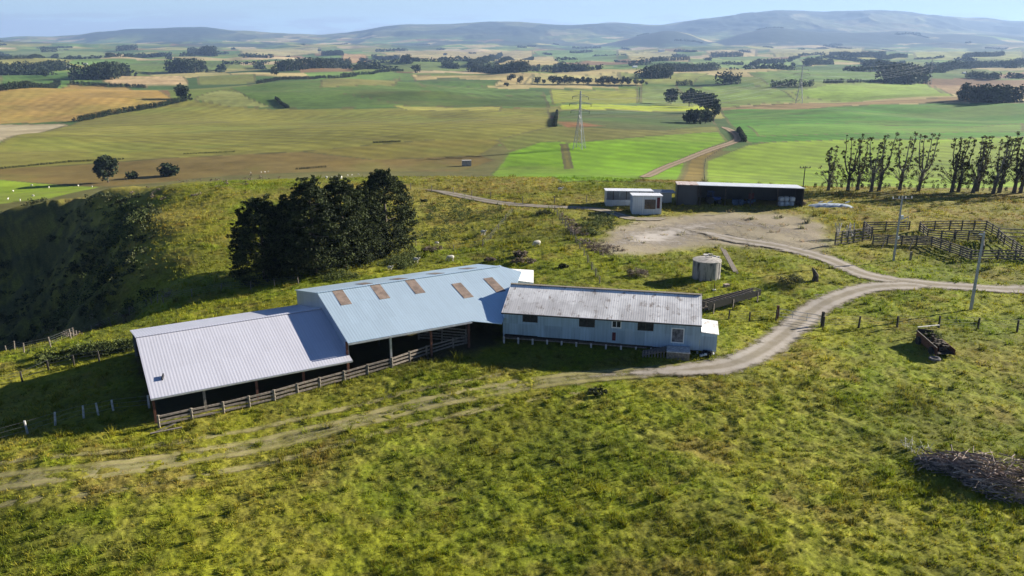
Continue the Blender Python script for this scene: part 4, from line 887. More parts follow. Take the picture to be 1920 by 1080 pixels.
a_ = at(1700, 430); gt_ = thing('yard_gate', 'pale leaning gate standing open behind the back left rails of the yards', 'gate', a_); MB().beam(a_, a_ + (.5, 1.0, 1.9), .1).build('gate_post', M['white_timber'], gt_); MB().beam(a_ + (-1.2, .8, 1.2), a_ + (.5, 1, 1.9), .1).beam(a_ + (-1.2, .8, .7), a_ + (.3, 1, 1.3), .1).build('gate_bars', M['white_timber'], gt_)
q = at(1588, 448); b = MB()
for i in range(14): x = q[0] + rnd.uniform(-1.6, 1.6); b.beam((x, q[1] + rnd.uniform(0, .8), q[2] + .4), (x + rnd.uniform(-.7, .7), q[1] + rnd.uniform(0, .8), q[2] + rnd.uniform(1.7, 2.5)), .1)
tag(b.build('paling_heap', M['white_timber'], loc=tuple(q)), 'heap of pale upright palings behind the loading race', 'palings')
for (px, py), lab in (((1703, 464), 'dark plank leaning on the front boards of the yards near the pale pole'), ((1652, 461), 'pale plank leaning against the dark board fence left of the pale pole')):
    q = at(px, py + 6); tag(MB().beam(q, q + (.9, .7, 1.6), .12, .05).build('leaning_plank', M['timber'], loc=tuple(q)), lab, 'plank')
q = at(1707, 486); tag(MB().box(q + (0, 0, .5), (.25, .25, 1.2)).build('strainer_post', M['post'], loc=tuple(q)), 'short post in the grass right of the pale power pole', 'post')

# --- wire fences
def wirefence(pts, label, sp=3.2, h=1.15, pm=None, nw=4, group=None, lean=.05, tall=(), r=.06):
    P = [np.array(at(*p)[:2]) for p in pts]; seg = []
    for a_, b_ in zip(P[:-1], P[1:]):
        k = max(1, round(np.hypot(*(b_ - a_)) / sp)); seg += [a_ + (b_ - a_) * i / k for i in range(k)]
    seg.append(P[-1]); T = thing('wire_fence', label, 'fence', (seg[0][0], seg[0][1], hz(*seg[0])), group); Z = [hz(*p) for p in seg]; me = None
    for i, (p_, z_) in enumerate(zip(seg, Z)):
        if me is None: o = MB().tube([(p_[0], p_[1], z_ - .3), (p_[0], p_[1], z_ + h)], [r * 1.2, r], 6).build('post', pm or M['post'], T); me = o.data; b0 = (p_[0], p_[1], z_)
        else: o = bpy.data.objects.new('post', me); COL.objects.link(o); o.parent = T; o.location = (p_[0] - b0[0], p_[1] - b0[1], z_ - b0[2] + rnd.uniform(-.12, .05)); o.rotation_euler = (rnd.uniform(-lean, lean), rnd.uniform(-lean, lean), 0)
    for w_ in range(nw):
        b = MB(); f = h * (.3 + .65 * w_ / max(nw - 1, 1)); b.tube([(p_[0], p_[1], z_ + f) for p_, z_ in zip(seg, Z)], [.009] * len(seg), 3); b.build('wire', M['wire'], T)
    return T
wirefence([(1543, 616), (1610, 614), (1682, 614), (1760, 615), (1833, 617), (1907, 621), (1990, 626)], 'post and wire fence with dark posts running right from the farm gate', 4.1, 1.35, M['post_dark'], 4, r=.10)
wirefence([(1455, 600), (1405, 603), (1366, 600)], 'short post and wire fence between the gate and the woolshed', 3.5, 1.2, M['post_dark'], 4, r=.08)
wirefence([(-200, 712), (45, 661), (95, 650), (133, 634), (172, 622), (207, 607), (243, 590), (275, 574), (307, 567), (360, 557), (415, 546), (470, 541), (560, 533)], 'grey post and wire fence along the gully rim behind the barn', 3.4, 1.1, M['timber'], 4, lean=.12, r=.06)
wirefence([(-150, 860), (52, 814), (104, 798), (157, 783), (185, 779), (213, 772), (280, 765)], 'old pale fence posts and wires left of the barn in its shadow', 3.6, 1.2, M['white_timber'], 3, lean=.1, r=.08)
wirefence([(-150, 752), (42, 716), (91, 694), (139, 684), (186, 676), (262, 668)], 'dark post fence along the weeds behind the barn shadow', 4, 1.1, M['post_dark'], 3, r=.08)
wirefence([(1040, 398), (1060, 425), (1080, 455), (1095, 480), (1110, 505), (1124, 532)], 'post and wire fence running down the slope beside the dark ditch', 3, 1.1, M['post'], 5, r=.08)
wirefence([(770, 354), (850, 362), (920, 372), (980, 380), (1040, 380), (1100, 379), (1135, 378)], 'post and wire fence along the rear farm track', 6, 1.3, M['post'], 4, r=.08)
wirefence([(780, 462), (850, 470), (905, 462), (960, 400), (1035, 395)], 'sparse wire fence in the paddock beyond the middle shed', 5, 1.0, M['post'], 3, r=.07)
wirefence([(1321, 336), (1320, 318), (1323, 300), (1350, 281)], 'dark fence between clay road and the right lime field', 6, 1.3, M['post_dark'], 3, r=.12)
q0, q1 = at(1541, 611), at(1457, 597); fG = Frame(q0, math.degrees(math.atan2(*(q1 - q0)[1::-1]))); lg = np.hypot(*(q1 - q0)[:2])
G_ = thing('farm_gate', 'wire mesh farm gate with heavy posts across the gravel track', 'gate', q0)
for q_, hh_ in ((q0, 1.6), (q1, 1.5)): MB().box((q_[0], q_[1], q_[2] + hh_ / 2 - .1), (.24, .24, hh_ + .2)).build('gate_post', M['post_dark'] if q_ is q0 else M['rust_steel'], G_)
mm = (q0 + q1) / 2
b = MB()
for zz in (.3, .7, 1.15): b.tube([(q0[0], q0[1], q0[2] + zz), (mm[0], mm[1], mm[2] + zz - .02), (q1[0], q1[1], q1[2] + zz)], [.03] * 3, 5)
for t in (.04, .34, .66, .96): p_ = q0 * (1 - t) + q1 * t; b.tube([(p_[0], p_[1], p_[2] + .3), (p_[0], p_[1], p_[2] + 1.15)], [.03] * 2, 5)
b.build('gate_frame', M['galv'], G_)

# --- concrete trough on the hill edge, plastic heap, stump, trailer wreck
q = at(875, 311); s_ = mpp(q); Tq = thing('water_trough', 'pale concrete box beside the track on the far edge of the tussock', 'trough', q); MB().box(q + (0, 0, 5 * s_), (17 * s_, 2.2, 10.5 * s_), .15).build('box', M['concrete'], Tq); MB().box(q + (0, 0, 10.5 * s_), (17.6 * s_, 2.3, .12), .15).build('lid', M['white_timber'], Tq)
a_ = at(1556, 387); sh_ = thing('silage_stack', 'long low heap under pale blue grey plastic right of the machinery shed', 'silage stack', a_); n_ = 26; V = []; Fq = []
for i in range(n_):
    for j in range(7):
        x = -3.9 + 8.2 * i / (n_ - 1); t = j / 6 * math.pi; hh_ = .55 * math.sin(t) * (1 - abs(2 * i / (n_ - 1) - 1) ** 4) + .10 * vnoise(i * .9, j * 1.3)
        V.append((a_[0] + x, a_[1] + 1.3 * math.cos(t), hz(a_[0] + x, a_[1]) - .05 + float(hh_)))
for i in range(n_ - 1):
    for j in range(6): k = i * 7 + j; Fq.append((k, k + 1, k + 8, k + 7))
npmesh('plastic_cover', V, Fq, M['wrap'], sh_, None, True)
b = MB()
for x in (-2.3, -.6, 2.7): b.beam((a_[0] + x, a_[1] - .4, a_[2] + .75), (a_[0] + x + .8, a_[1] - .1, a_[2] + 1.0), .35, .12)
b.build('loose_sheet', M['white_paint'], sh_)
q = at(1528, 527); tag(MB().tube([q, q + (.05, 0, .7), q + (-.25, .1, 1.35), q + (-.5, .1, 1.75)], [.45, .36, .2, .06], 8).build('stump', M['timber_dark'], loc=tuple(q)), 'dark splintered tree stump standing in the grass left of the road junction', 'stump')
w0, w1_ = at(1716, 640), at(1752, 668); dq = w1_ - w0; fT = Frame(w0, math.degrees(math.atan2(dq[1], dq[0]))); lt_ = np.hypot(*dq[:2]) + .3; gz_ = w0[2]
Wr = thing('old_trailer', 'rusty derelict tip trailer tilted on its side in the grass below the fence', 'trailer', w0); print('trailer', lt_)
b = MB(); b.wall(fT.p(0, 0), fT.p(lt_, 0), gz_ + .25, gz_ + .25, gz_ + 1.15, gz_ + .95, .06); b.build('side_panel', M['rust_steel'], Wr)
b = MB(); b.wall(fT.p(0, 1.7), fT.p(lt_, 1.7), gz_ + .25, gz_ + .25, gz_ + .95, gz_ + .85, .06); b.build('side_panel', M['rust_steel'], Wr)
b = MB(); b.wall(fT.p(0, .07), fT.p(0, 1.69), gz_ + .25, gz_ + .25, gz_ + 1.4, gz_ + 1.2, .06); b.build('headboard', M['dark'], Wr)
b = MB()
for i in range(60): b.box(fT.p(rnd.uniform(.3, lt_ - .3), rnd.uniform(.35, 1.4), gz_ + rnd.uniform(.5, 1.15)), (rnd.uniform(.15, .5), rnd.uniform(.1, .35), rnd.uniform(.08, .3)), rnd.uniform(0, 3))
b.build('rubbish_load', plain('rotten_load', (.06, .045, .03, 1), .5, 4), Wr)
MB().slab([fT.p(.05, .07, gz_ + .4), fT.p(lt_, .07, gz_ + .4), fT.p(lt_, 1.69, gz_ + .4), fT.p(.05, 1.69, gz_ + .4)], .06).build('deck', M['timber_dark'], Wr)
MB().beam(fT.p(-.1, .0, gz_ + 1.2), fT.p(lt_, -.02, gz_ + 1.0), .08, .06).build('top_rail', M['timber'], Wr)
x_, y_, z_ = at(1718, 632); e_ = at(1759, 622); MB().beam((x_, y_, z_ + 1.1), (e_[0], e_[1], e_[2] + .75), .14, .06).build('pale_board', M['white_timber'], Wr)
for u in (.8, lt_ - .8):
    p_ = fT.p(u, -.22, gz_ + .38); MB().tube([p_, fT.p(u, -.02, gz_ + .38)], [.42, .42], 16).build('wheel', M['rubber'], Wr)
MB().tube([fT.p(-.1, .8, gz_ + .4), fT.p(-1.7, .8, gz_ + .15)], [.07, .06], 6).build('drawbar', M['rust_steel'], Wr)
q = at(1752, 676); MB(); V = MB()
for k in range(16):
    a1, a2 = 2 * math.pi * k / 16, 2 * math.pi * (k + 1) / 16; V.tube([(q[0] + .42 * math.cos(a1), q[1] + .42 * math.sin(a1), q[2] + .2), (q[0] + .42 * math.cos(a2), q[1] + .42 * math.sin(a2), q[2] + .2)], [.13, .13], 6)
tag(V.build('discarded_tyre', plain('grey_rubber', (.16, .15, .15, 1), .3, 4), loc=tuple(q)), 'grey old tyre lying in the grass at the near end of the derelict trailer', 'tyre')

# --- far farm houses
for px, py, s_, lab, rc in ((128, 127, 1.0, 'white farmhouse with pale roof among paddocks at upper left', 0), (160, 121, .8, 'pale house behind the white farmhouse at upper left', 1), (590, 127, 1.0, 'pale farmhouse below the pine wood at upper centre left', 0),
                      (622, 125, .8, 'small pale house right of the farmhouse below the pine wood', 1), (1085, 133, .9, 'low white house behind the row of round trees, left one', 0), (1098, 132, .6, 'small white outbuilding next to the low white house behind the round trees', 0),
                      (1190, 127, .9, 'white house left of the large dark wood at upper centre', 0), (1214, 129, .9, 'long white shed between white house and large dark wood', 1), (1808, 138, .8, 'tiny pale house beside a dark wood at upper right', 0), (1240, 97, 1.2, 'tiny far white house below the forested hill', 1)):
    q = at(px, py); k = mpp(q) * s_; a_ = rnd.uniform(-.4, .4); f_ = Frame(q, math.degrees(a_)); w_, d_, h_ = max(9 * k, 7), max(6 * k, 5), max(2.6 * k, 2.6); T = thing('farmhouse', lab, 'house', q); z = q[2]
    MB().box((q[0], q[1], z + h_ / 2 - .5), (w_, d_, h_ + 1), a_).build('wall', M['white_paint'], T)
    f_.o = np.array([q[0], q[1], 0]) - f_.u * w_ * .55 - f_.n * d_ * .6
    b = MB().hexa([f_.p(0, 0, z + h_), f_.p(w_ * 1.1, 0, z + h_), f_.p(w_ * 1.1, d_ * 1.2, z + h_), f_.p(0, d_ * 1.2, z + h_)], [f_.p(0, d_ * .58, z + h_ * 1.5), f_.p(w_ * 1.1, d_ * .58, z + h_ * 1.5), f_.p(w_ * 1.1, d_ * .62, z + h_ * 1.5), f_.p(0, d_ * .62, z + h_ * 1.5)])
    b.build('roof', (M['white_paint'], plain('grey_roof', (.3, .29, .28, 1), .1))[rc], T)

# --- sheep
def sheep_mesh(name, graze):
    b = MB(); 
    sp = [(-.52, .0, .62, .06), (-.45, 0, .64, .2), (-.25, 0, .64, .29), (.05, 0, .63, .30), (.3, 0, .66, .26), (.42, 0, .72, .17)]
    sp += [(.52, 0, .60, .12), (.60, 0, .42, .10), (.66, 0, .28, .09), (.72, 0, .17, .05)] if graze else [(.52, 0, .84, .12), (.60, 0, .93, .11), (.70, 0, .92, .085), (.80, 0, .88, .05)]
    b.tube([s_[:3] for s_ in sp], [s_[3] for s_ in sp], 10)
    for x in (-.32, .28):
        for y in (-.14, .14): b.tube([(x, y, .55), (x + .02, y, .3), (x, y, 0)], [.09, .05, .04], 6)
    me = bpy.data.meshes.new(name); me.from_pydata(b.v, [], b.f); me.materials.append(M['fleece']); return me
SM = [sheep_mesh('sheep', True), sheep_mesh('sheep', False)]
sheeps = [((1007, 463), 1.5, 'white sheep grazing alone in the open paddock beyond the woolshed', 0), ((845, 490), 1.4, 'white sheep just behind the ridge of the middle shed', 0), ((780, 493), 1.2, 'white sheep near the scrub, left of the one behind the ridge', 1), ((906, 441), 1.3, 'white sheep beside the green bushes above the paddock', 1),
          ((731, 507), 1.0, 'brownish sheep at the foot of the scrub behind the middle shed', 1), ((1050, 359), 1.3, 'white sheep beyond the rear track near the fence corner', 1), ((819, 460), .9, 'white sheep by the grey scrub on the slope', 0)]
for (px, py), s_, lab, kd in sheeps:
    q = at(px, py); o = bpy.data.objects.new('sheep', SM[kd]); COL.objects.link(o); o.location = q; o.scale = (s_ * .72,) * 3; o.rotation_euler.z = rnd.uniform(-.6, .6) + (0 if kd else 3.1); tag(o, lab, 'sheep')
for px, py in ((25, 360), (38, 377), (62, 369), (92, 353), (147, 350), (173, 352), (60, 349), (15, 375)):
    q = at(px, py); o = bpy.data.objects.new('sheep', SM[px % 2]); COL.objects.link(o); o.location = q; o.scale = (1.0,) * 3; o.rotation_euler.z = rnd.uniform(0, 6); tag(o, 'tiny white sheep scattered on the lime paddock at the left edge', 'sheep', 'sheep on the left lime paddock')
for px, py in ((470, 325), (490, 324), (497, 324), (503, 323), (612, 336), (622, 334), (632, 332), (640, 336), (652, 330), (660, 329), (672, 328)):
    q = at(px, py); o = bpy.data.objects.new('sheep', SM[px % 2]); COL.objects.link(o); o.location = q; o.scale = (.8,) * 3; o.rotation_euler.z = rnd.uniform(0, 6); tag(o, 'tiny white sheep on the ridge just above the dark conifers', 'sheep', 'sheep on the ridge above the conifers')

# ------------------------------------------------------------------ foliage
def leaf_mat(name, dk, lt, tr=.25):
    n = N(name); v = n.n('ShaderNodeAttribute', attribute_name='v').outputs['Fac']; col = n.mix(v, dk + (1,), lt + (1,)); n.fin(col, .75, 0, .15)
    t = n.n('ShaderNodeBsdfTranslucent', i0=col).outputs[0]; ms = n.n('ShaderNodeMixShader', i0=tr, i1=n.b.outputs[0], i2=t); n.t.links.new(ms.outputs[0], n.o.inputs[0]); return n.m
LM_ = {'conifer': leaf_mat('conifer_foliage', (.008, .014, .006), (.070, .088, .030), .15), 'poplar': leaf_mat('sparse_foliage', (.018, .020, .008), (.10, .090, .035)), 'tree': leaf_mat('tree_foliage', (.008, .016, .007), (.045, .060, .022), .15),
       'bush': leaf_mat('bush_foliage', (.02, .036, .010), (.16, .19, .06)), 'scrub': leaf_mat('scrub_foliage', (.016, .026, .010), (.13, .14, .06), .2), 'hedge': leaf_mat('hedge_foliage', (.008, .018, .006), (.035, .055, .018), .1), 'dry': leaf_mat('dry_scrub', (.09, .07, .05), (.30, .24, .19), .1)}
def leaves(cen, rad, cnt, size, flat=1.0, seed=0, shell=.35):
    """leaf faces filling clumps: cen (n,3), rad (n,), cnt faces per clump"""
    r = np.random.default_rng(seed); n = len(cen); k = np.repeat(np.arange(n), cnt)
    d = r.normal(size=(len(k), 3)); d /= np.linalg.norm(d, axis=1)[:, None]; rr = (shell + (1 - shell) * r.random(len(k))) ** .7
    p = cen[k] + d * (rad[k] * rr)[:, None] * np.array([1, 1, flat])
    a = r.normal(size=(len(k), 3)); a[:, 2] *= .6; a /= np.linalg.norm(a, axis=1)[:, None]; b = np.cross(a, r.normal(size=(len(k), 3))); b /= np.linalg.norm(b, axis=1)[:, None] + 1e-9
    s = (size * (.6 + .8 * r.random(len(k))))[:, None] if np.isscalar(size) else (size[k] * (.6 + .8 * r.random(len(k))))[:, None]
    V = np.stack([p - a * s, p + b * s * .7, p + a * s, p - b * s * .7], 1).reshape(-1, 3); F_ = np.arange(len(k) * 4).reshape(-1, 4)
    cv = np.clip(.45 + .30 * r.normal(size=n), 0, 1); v = np.clip(cv[k] + .22 * r.normal(size=len(k)), 0, 1)
    return V, F_, np.repeat(v, 4)
def crown(name, parts, mat, parent=None, loc=None):
    V, F_, A_ = [], [], []; o = 0
    for v, f, a in parts: V.append(v); F_.append(f + o); A_.append(a); o += len(v)
    return npmesh(name, np.vstack(V), np.vstack(F_), mat, parent, {'v': ('FLOAT', np.concatenate(A_))}, loc=loc)
def conifer(p, h, r, label, seed, group, nc=420, k=44, size=.20, top=.18):
    T = thing('conifer', label, 'tree', p, group); q = np.random.default_rng(seed); x, y, z = p
    MB().tube([(x, y, z - .5), (x + .1, y, z + h * .5), (x, y, z + h * .95)], [h * .035, h * .02, .05], 8).build('trunk', M['bark'], T)
    t = q.random(nc) ** .85; prof = np.interp(t, [0, .12, .45, .75, .92, 1], [1.15, 1.3, 1.22, .95, .55, top]); ang = q.random(nc) * 2 * math.pi; lob = 1 + .16 * np.sin(3 * ang + seed) + .12 * np.sin(5 * ang + 2 * seed + 7 * t)
    rr = prof * lob * r * (.45 + .6 * q.random(nc) ** .5); cen = np.stack([x + rr * np.cos(ang), y + rr * np.sin(ang), z + .3 + t * (h - .6)], 1); rad = r * (.17 + .18 * q.random(nc)) * (.7 + .5 * (1 - t))
    crown('crown', [leaves(cen, rad, k, size, .55, seed)], LM_['conifer'], T)
    ns = 150; t2 = q.random(ns) * .97; a3 = q.random(ns) * 6.283; p2 = np.interp(t2, [0, .12, .45, .75, .92, 1], [1.1, 1.2, 1.15, .9, .5, .12]) * r * q.uniform(.92, 1.2, ns); c3_ = np.stack([x + p2 * np.cos(a3), y + p2 * np.sin(a3), z + .4 + t2 * h * 1.02], 1); sp = [c3_]
    sp.append(np.stack([x + q.normal(size=14) * r * .16, y + q.normal(size=14) * r * .16, z + h * (.93 + .12 * q.random(14))], 1)); c3_ = np.vstack(sp)
    crown('boughs', [leaves(c3_, np.full(len(c3_), r * .11), 30, size * .9, .7, seed + 50, .1)], LM_['conifer'], T)
    b = MB()
    for i in range(0, 26): j = i * 7; c = cen[j]; b.tube([(x, y, c[2] - .3), tuple(c)], [.07, .02], 4)
    b.build('limbs', M['pale_bark'], T); return T
cg = 'dark conifers in the clump behind the sheds'
for (px, py), top, wpx, lab, sd in (((497, 522), 372, 100, 'dark conifer at the left end of the clump, ragged and lower', 1), ((548, 515), 372, 76, 'dark conifer second from left in the clump behind the barn', 2), ((590, 512), 338, 92, 'dark broad conifer left of the middle of the clump', 3),
                              ((645, 498), 337, 92, 'dark conifer with jagged top right of the middle of the clump', 4), ((688, 485), 355, 70, 'shorter dark conifer between the middle pair and the tallest one', 5), ((724, 472), 322, 92, 'tallest dark conifer at the right end of the clump', 6)):
    py = py + 0; p = at(px, py); m_ = mpp(p); conifer(p, (py - top) * m_ * 1.0, wpx / 2 * m_ * .9, lab, sd, cg, size=.14, k=56)
def broadleaf(p, h, r, label, seed, group, nc=26, k=30, kind='tree', name='tree', cat='tree', size=None, trunk=.08):
    T = thing(name, label, cat, p, group); q = np.random.default_rng(seed); x, y, z = p
    MB().tube([(x, y, z - .5), (x, y, z + h * .6)], [h * .03, h * .015], 6).build('trunk', M['bark'], T)
    d = q.normal(size=(nc, 3)); d /= np.linalg.norm(d, axis=1)[:, None]; rr = .35 + .5 * q.random(nc)
    cen = np.stack([x + d[:, 0] * rr * r, y + d[:, 1] * rr * r, z + h * (trunk + 1) / 2 + d[:, 2] * rr * h * (1 - trunk) / 2], 1)
    crown('crown', [leaves(cen, r * (.32 + .22 * q.random(nc)), k, size or r * .14, .8, seed)], LM_[kind], T); return T
def wood(pts, hpx, label, name, seed, rows=2, sp=None, kind='tree', cat='wood', kk=None, depth=None, stuff=True, hv=.25, grp=None):
    """a far shelterbelt or wood: crowns massed along a line of the ground"""
    P = [at(*p) for p in pts]; q = np.random.default_rng(seed); m_ = mpp(P[0]); h = hpx * m_; sp = sp or (max(h * .42, 3) if h > 5 else max(h * .3, .8)); C_, R_, Tr = [], [], MB()
    for a_, b_ in zip(P[:-1], P[1:]):
        l = np.hypot(*(b_ - a_)[:2]); k = max(1, int(l / sp)); nrm = np.array([-(b_ - a_)[1], (b_ - a_)[0]]) / (l + 1e-6)
        if nrm[1] < 0: nrm = -nrm
        for i in range(k + 1):
            for j in range(rows):
                c = a_[:2] + (b_ - a_)[:2] * (i + q.uniform(-.3, .3)) / max(k, 1) + nrm * (j * (depth or h * .5) + q.uniform(-.2, .2) * h)
                hh = h * q.uniform(1 - hv, 1 + hv * .4); z = hz(*c); rr = h * q.uniform(.26, .36)
                for t in (.25, .5, .72, .9): C_.append((c[0] + q.uniform(-.3, .3) * rr, c[1] + q.uniform(-.3, .3) * rr, z + t * hh - rr * .2)); R_.append(rr * (1.05 - .5 * max(t - .5, 0)))
                if j == 0: Tr.tube([(c[0], c[1], z - 1), (c[0], c[1], z + hh * .6)], [h * .03, h * .02], 4)
    C_ = np.array(C_); R_ = np.array(R_); tot = len(C_); kk = kk or int(np.clip(26000 / tot, 10, 42))
    T = thing(name, label, cat, P[0], grp, 'stuff' if stuff else None)
    crown('crowns' if stuff else 'crown', [leaves(C_, R_, kk, R_ * .30, .9, seed, .6)], LM_[kind], T); Tr.build('trunks', M['bark'], T); 
    if stuff:
        for c in T.children: c['kind'] = 'stuff'
    return T
# poplars along the edge of the yards
pg = 'lopped shelter trees along the far side of the yards'
def lopped(px, py, top, wpx, lab, seed, lean=0.0, stems=3):
    p = at(px, py); m_ = mpp(p); h = (py - top) * m_ * 1.03; r = wpx / 2 * m_; q = random.Random(seed); x, y, z = p; T = thing('lopped_tree', lab, 'tree', p, pg); pale = seed % 3 != 1
    b = MB(); fk = h * q.uniform(.28, .42); tr_ = .20 + .012 * h; b.tube([(x, y, z - .4), (x + lean * .3, y, z + fk * .5), (x + lean * .5, y, z + fk)], [tr_ * 1.25, tr_, tr_ * .9], 8); b.build('trunk', M['bark'], T)
    cen, rad = [], []; b = MB()
    for s_ in range(stems):
        a = 2 * math.pi * s_ / stems + q.uniform(-.5, .5); ex = math.cos(a) * r * q.uniform(.3, .75) + lean; ey = math.sin(a) * r * .5; ht = h * q.uniform(.86, 1.0) if s_ else h
        pts = [(x + lean * .5, y, z + fk)]; n_ = 7
        for i in range(1, n_ + 1):
            t = i / n_; pts.append((x + lean * .5 + (ex - lean * .5) * t ** .35 + q.uniform(-.15, .15), y + ey * t ** .7 + q.uniform(-.1, .1), z + fk + (ht - fk) * t))
        b.tube(pts, [tr_ * .48 * (1 - .8 * i / n_) + .02 for i in range(n_ + 1)], 5)
        for i in range(1, n_ + 1):
            for g in range(5):
                if q.random() < .40:
                    pp = pts[i]; d = q.uniform(.15, .75) * (1.0 if i < n_ else .4); a2 = q.uniform(0, 6.28); e = (pp[0] + math.cos(a2) * d, pp[1] + math.sin(a2) * d, pp[2] + q.uniform(.0, .6)); b.tube([pp, e], [.035, .012], 4); cen.append(e); rad.append(q.uniform(.12, .55))
    for i in range(34):      # low skirt of suckers
        a = q.uniform(0, 6.28); d = r * q.uniform(.3, 1.25); zz = z + h * q.uniform(.16, .62); e = (x + math.cos(a) * d, y + math.sin(a) * d * .7, zz); b.tube([(x + lean * .3, y, z + h * .16), e], [.05, .015], 4); cen.append(e); rad.append(q.uniform(.30, .60))
    b.build('limbs', M['pale_bark'] if pale else M['bark'], T); crown('crown', [leaves(np.array(cen), np.array(rad), 32, .115, .9, seed, .1)], LM_['poplar'], T)
for i, (px, py, top, wpx, lean, st, lab) in enumerate(((1553, 357, 282, 42, 0, 3, 'short bushy lopped tree at the left end of the row beside the slim pole'), (1589, 358, 260, 52, .2, 4, 'lopped tree with white bare broken limbs, second in the row'), (1607, 357, 264, 30, .3, 2, 'thin lopped tree close right of the one with white limbs'),
        (1633, 360, 264, 44, .2, 3, 'bushy lopped tree, fourth from the left in the row'), (1647, 358, 258, 34, .8, 2, 'lopped tree with one tall spire, fifth from the left in the row'), (1686, 358, 259, 48, .4, 3, 'forked lopped tree just right of the gap in the row'),
        (1721, 359, 258, 56, .9, 4, 'leafy wide lopped tree, second right of the gap'), (1784, 361, 262, 52, .3, 4, 'lopped tree with several bare upright stems in the middle of the right group'), (1796, 360, 270, 36, .5, 2, 'slender lopped tree hard against the bare upright stems'),
        (1823, 362, 262, 46, 1.2, 4, 'dark thick lopped tree leaning a little right above the bent yard rail'), (1831, 359, 263, 34, .6, 2, 'slender lopped tree just behind the dark thick one'), (1861, 364, 268, 34, .8, 3, 'slight lopped tree left of the pair by the right edge'), (1873, 361, 259, 34, .8, 3, 'tall narrow lopped tree third from the right edge'),
        (1901, 361, 258, 46, .2, 4, 'stout lopped tree second from the right edge'), (1913, 361, 270, 26, .4, 2, 'thin lopped tree at the right edge'))): lopped(px, py, top, wpx, lab, 30 + i, lean, st)
lopped(1960, 362, 260, 50, 'lopped tree of the row continuing past the right edge', 90, 0, 3)
wood([(1530, 352), (1620, 352), (1720, 353), (1830, 356), (1990, 360)], 9, 'low dark undergrowth along the foot of the lopped trees', 'undergrowth', 71, 1, 1.3, 'scrub', 'undergrowth', 30)

# individual mid-distance trees
def bl(px, py, top, wpx, lab, seed, grp=None, **k): p = at(px, py); m_ = mpp(p); return broadleaf(p, (py - top) * m_ * 1.05, wpx / 2 * m_, lab, seed, grp, **k)
bl(203, 342, 290, 44, 'dark flat-topped pine standing alone on the left below the brown field', 101, nc=34, k=44, trunk=.12)
bl(247, 335, 322, 26, 'small dark bush between lone pine and round bush at left', 102, nc=12, kind='hedge', trunk=.0)
bl(317, 330, 309, 38, 'round dark bush right of the lone pine on the left', 103, nc=30, kind='hedge', trunk=.0)
bl(340, 185, 160, 30, 'dark umbrella-shaped tree at the end of the clipped hedge', 104, nc=26)
bl(357, 189, 176, 12, 'small dark bush at the right tip of the clipped hedge', 105, nc=10, trunk=0)
bl(138, 228, 219, 8, 'tiny dark bush at the left tip of the clipped hedge', 106, nc=8, trunk=0)
bl(83, 144, 132, 18, 'small round tree between the two woods at the left edge', 107, nc=14)
bl(1258, 195, 167, 28, 'round dark tree left of the dark clump by the clay road', 108, nc=26)
for i, (px, py, tp, w_) in enumerate(((1292, 200, 166, 34), (1312, 203, 170, 32), (1328, 210, 176, 34), (1338, 228, 186, 26), (1300, 232, 208, 40), (1322, 232, 206, 34))): bl(px, py, tp, w_, ('dark pine at the left top of the clump beside the clay road', 'dark pine in the middle of the top of the clay road clump', 'dark pine right of the middle in the clay road clump', 'dark drooping pine at the right end of the clay road clump', 'low dark tree at the front left of the clay road clump', 'low dark tree at the front of the clay road clump beside the road')[i], 110 + i, 'dark pines beside the clay road', nc=26)
for i, px in enumerate((1007, 1019, 1036, 1048, 1058, 1070, 1082, 1094, 1104, 1121, 1132, 1143, 1152, 1166, 1178, 1192, 1204, 1212)):
    sz = (13, 8, 15, 14, 15, 13, 11, 12, 13, 10, 15, 14, 12, 13, 12, 10, 9, 5)[i]; bl(px, 157 + i * .15, 157 - sz, sz * 1.3, 'round dark tree in the broken row across the middle of the plain', 130 + i, 'broken row of round trees in the middle distance', nc=16, k=26)
bl(975, 158, 141, 14, 'dark tree standing at the left of the broken row of round trees', 160, nc=14); bl(958, 152, 139, 18, 'dark leaning tree by the pale field left of the broken tree row', 161, nc=14); bl(950, 162, 154, 12, 'small dark bush below the leaning tree', 162, nc=10, trunk=0)
bl(779, 137, 121, 20, 'dark tree beside the bend of the far road', 163, nc=14); bl(514, 141, 126, 18, 'small dark tree left of the pine wood', 164, nc=14)
bl(1486, 125, 118, 12, 'tiny round tree on the green field at upper right', 165, nc=10)
wood([(1801, 188), (1830, 191), (1870, 193), (1912, 192)], 29, 'large rounded dark wood casting a shadow at the right edge of the plain', 'tree_clump', 201, 2, 8, 'tree', kk=40)
wood([(148, 228), (200, 217), (262, 207), (320, 196), (352, 188)], 11, 'long clipped dark hedge along the straw coloured field', 'hedge', 202, 1, 2.5, 'hedge', 'hedge', 26, hv=.06, stuff=False)
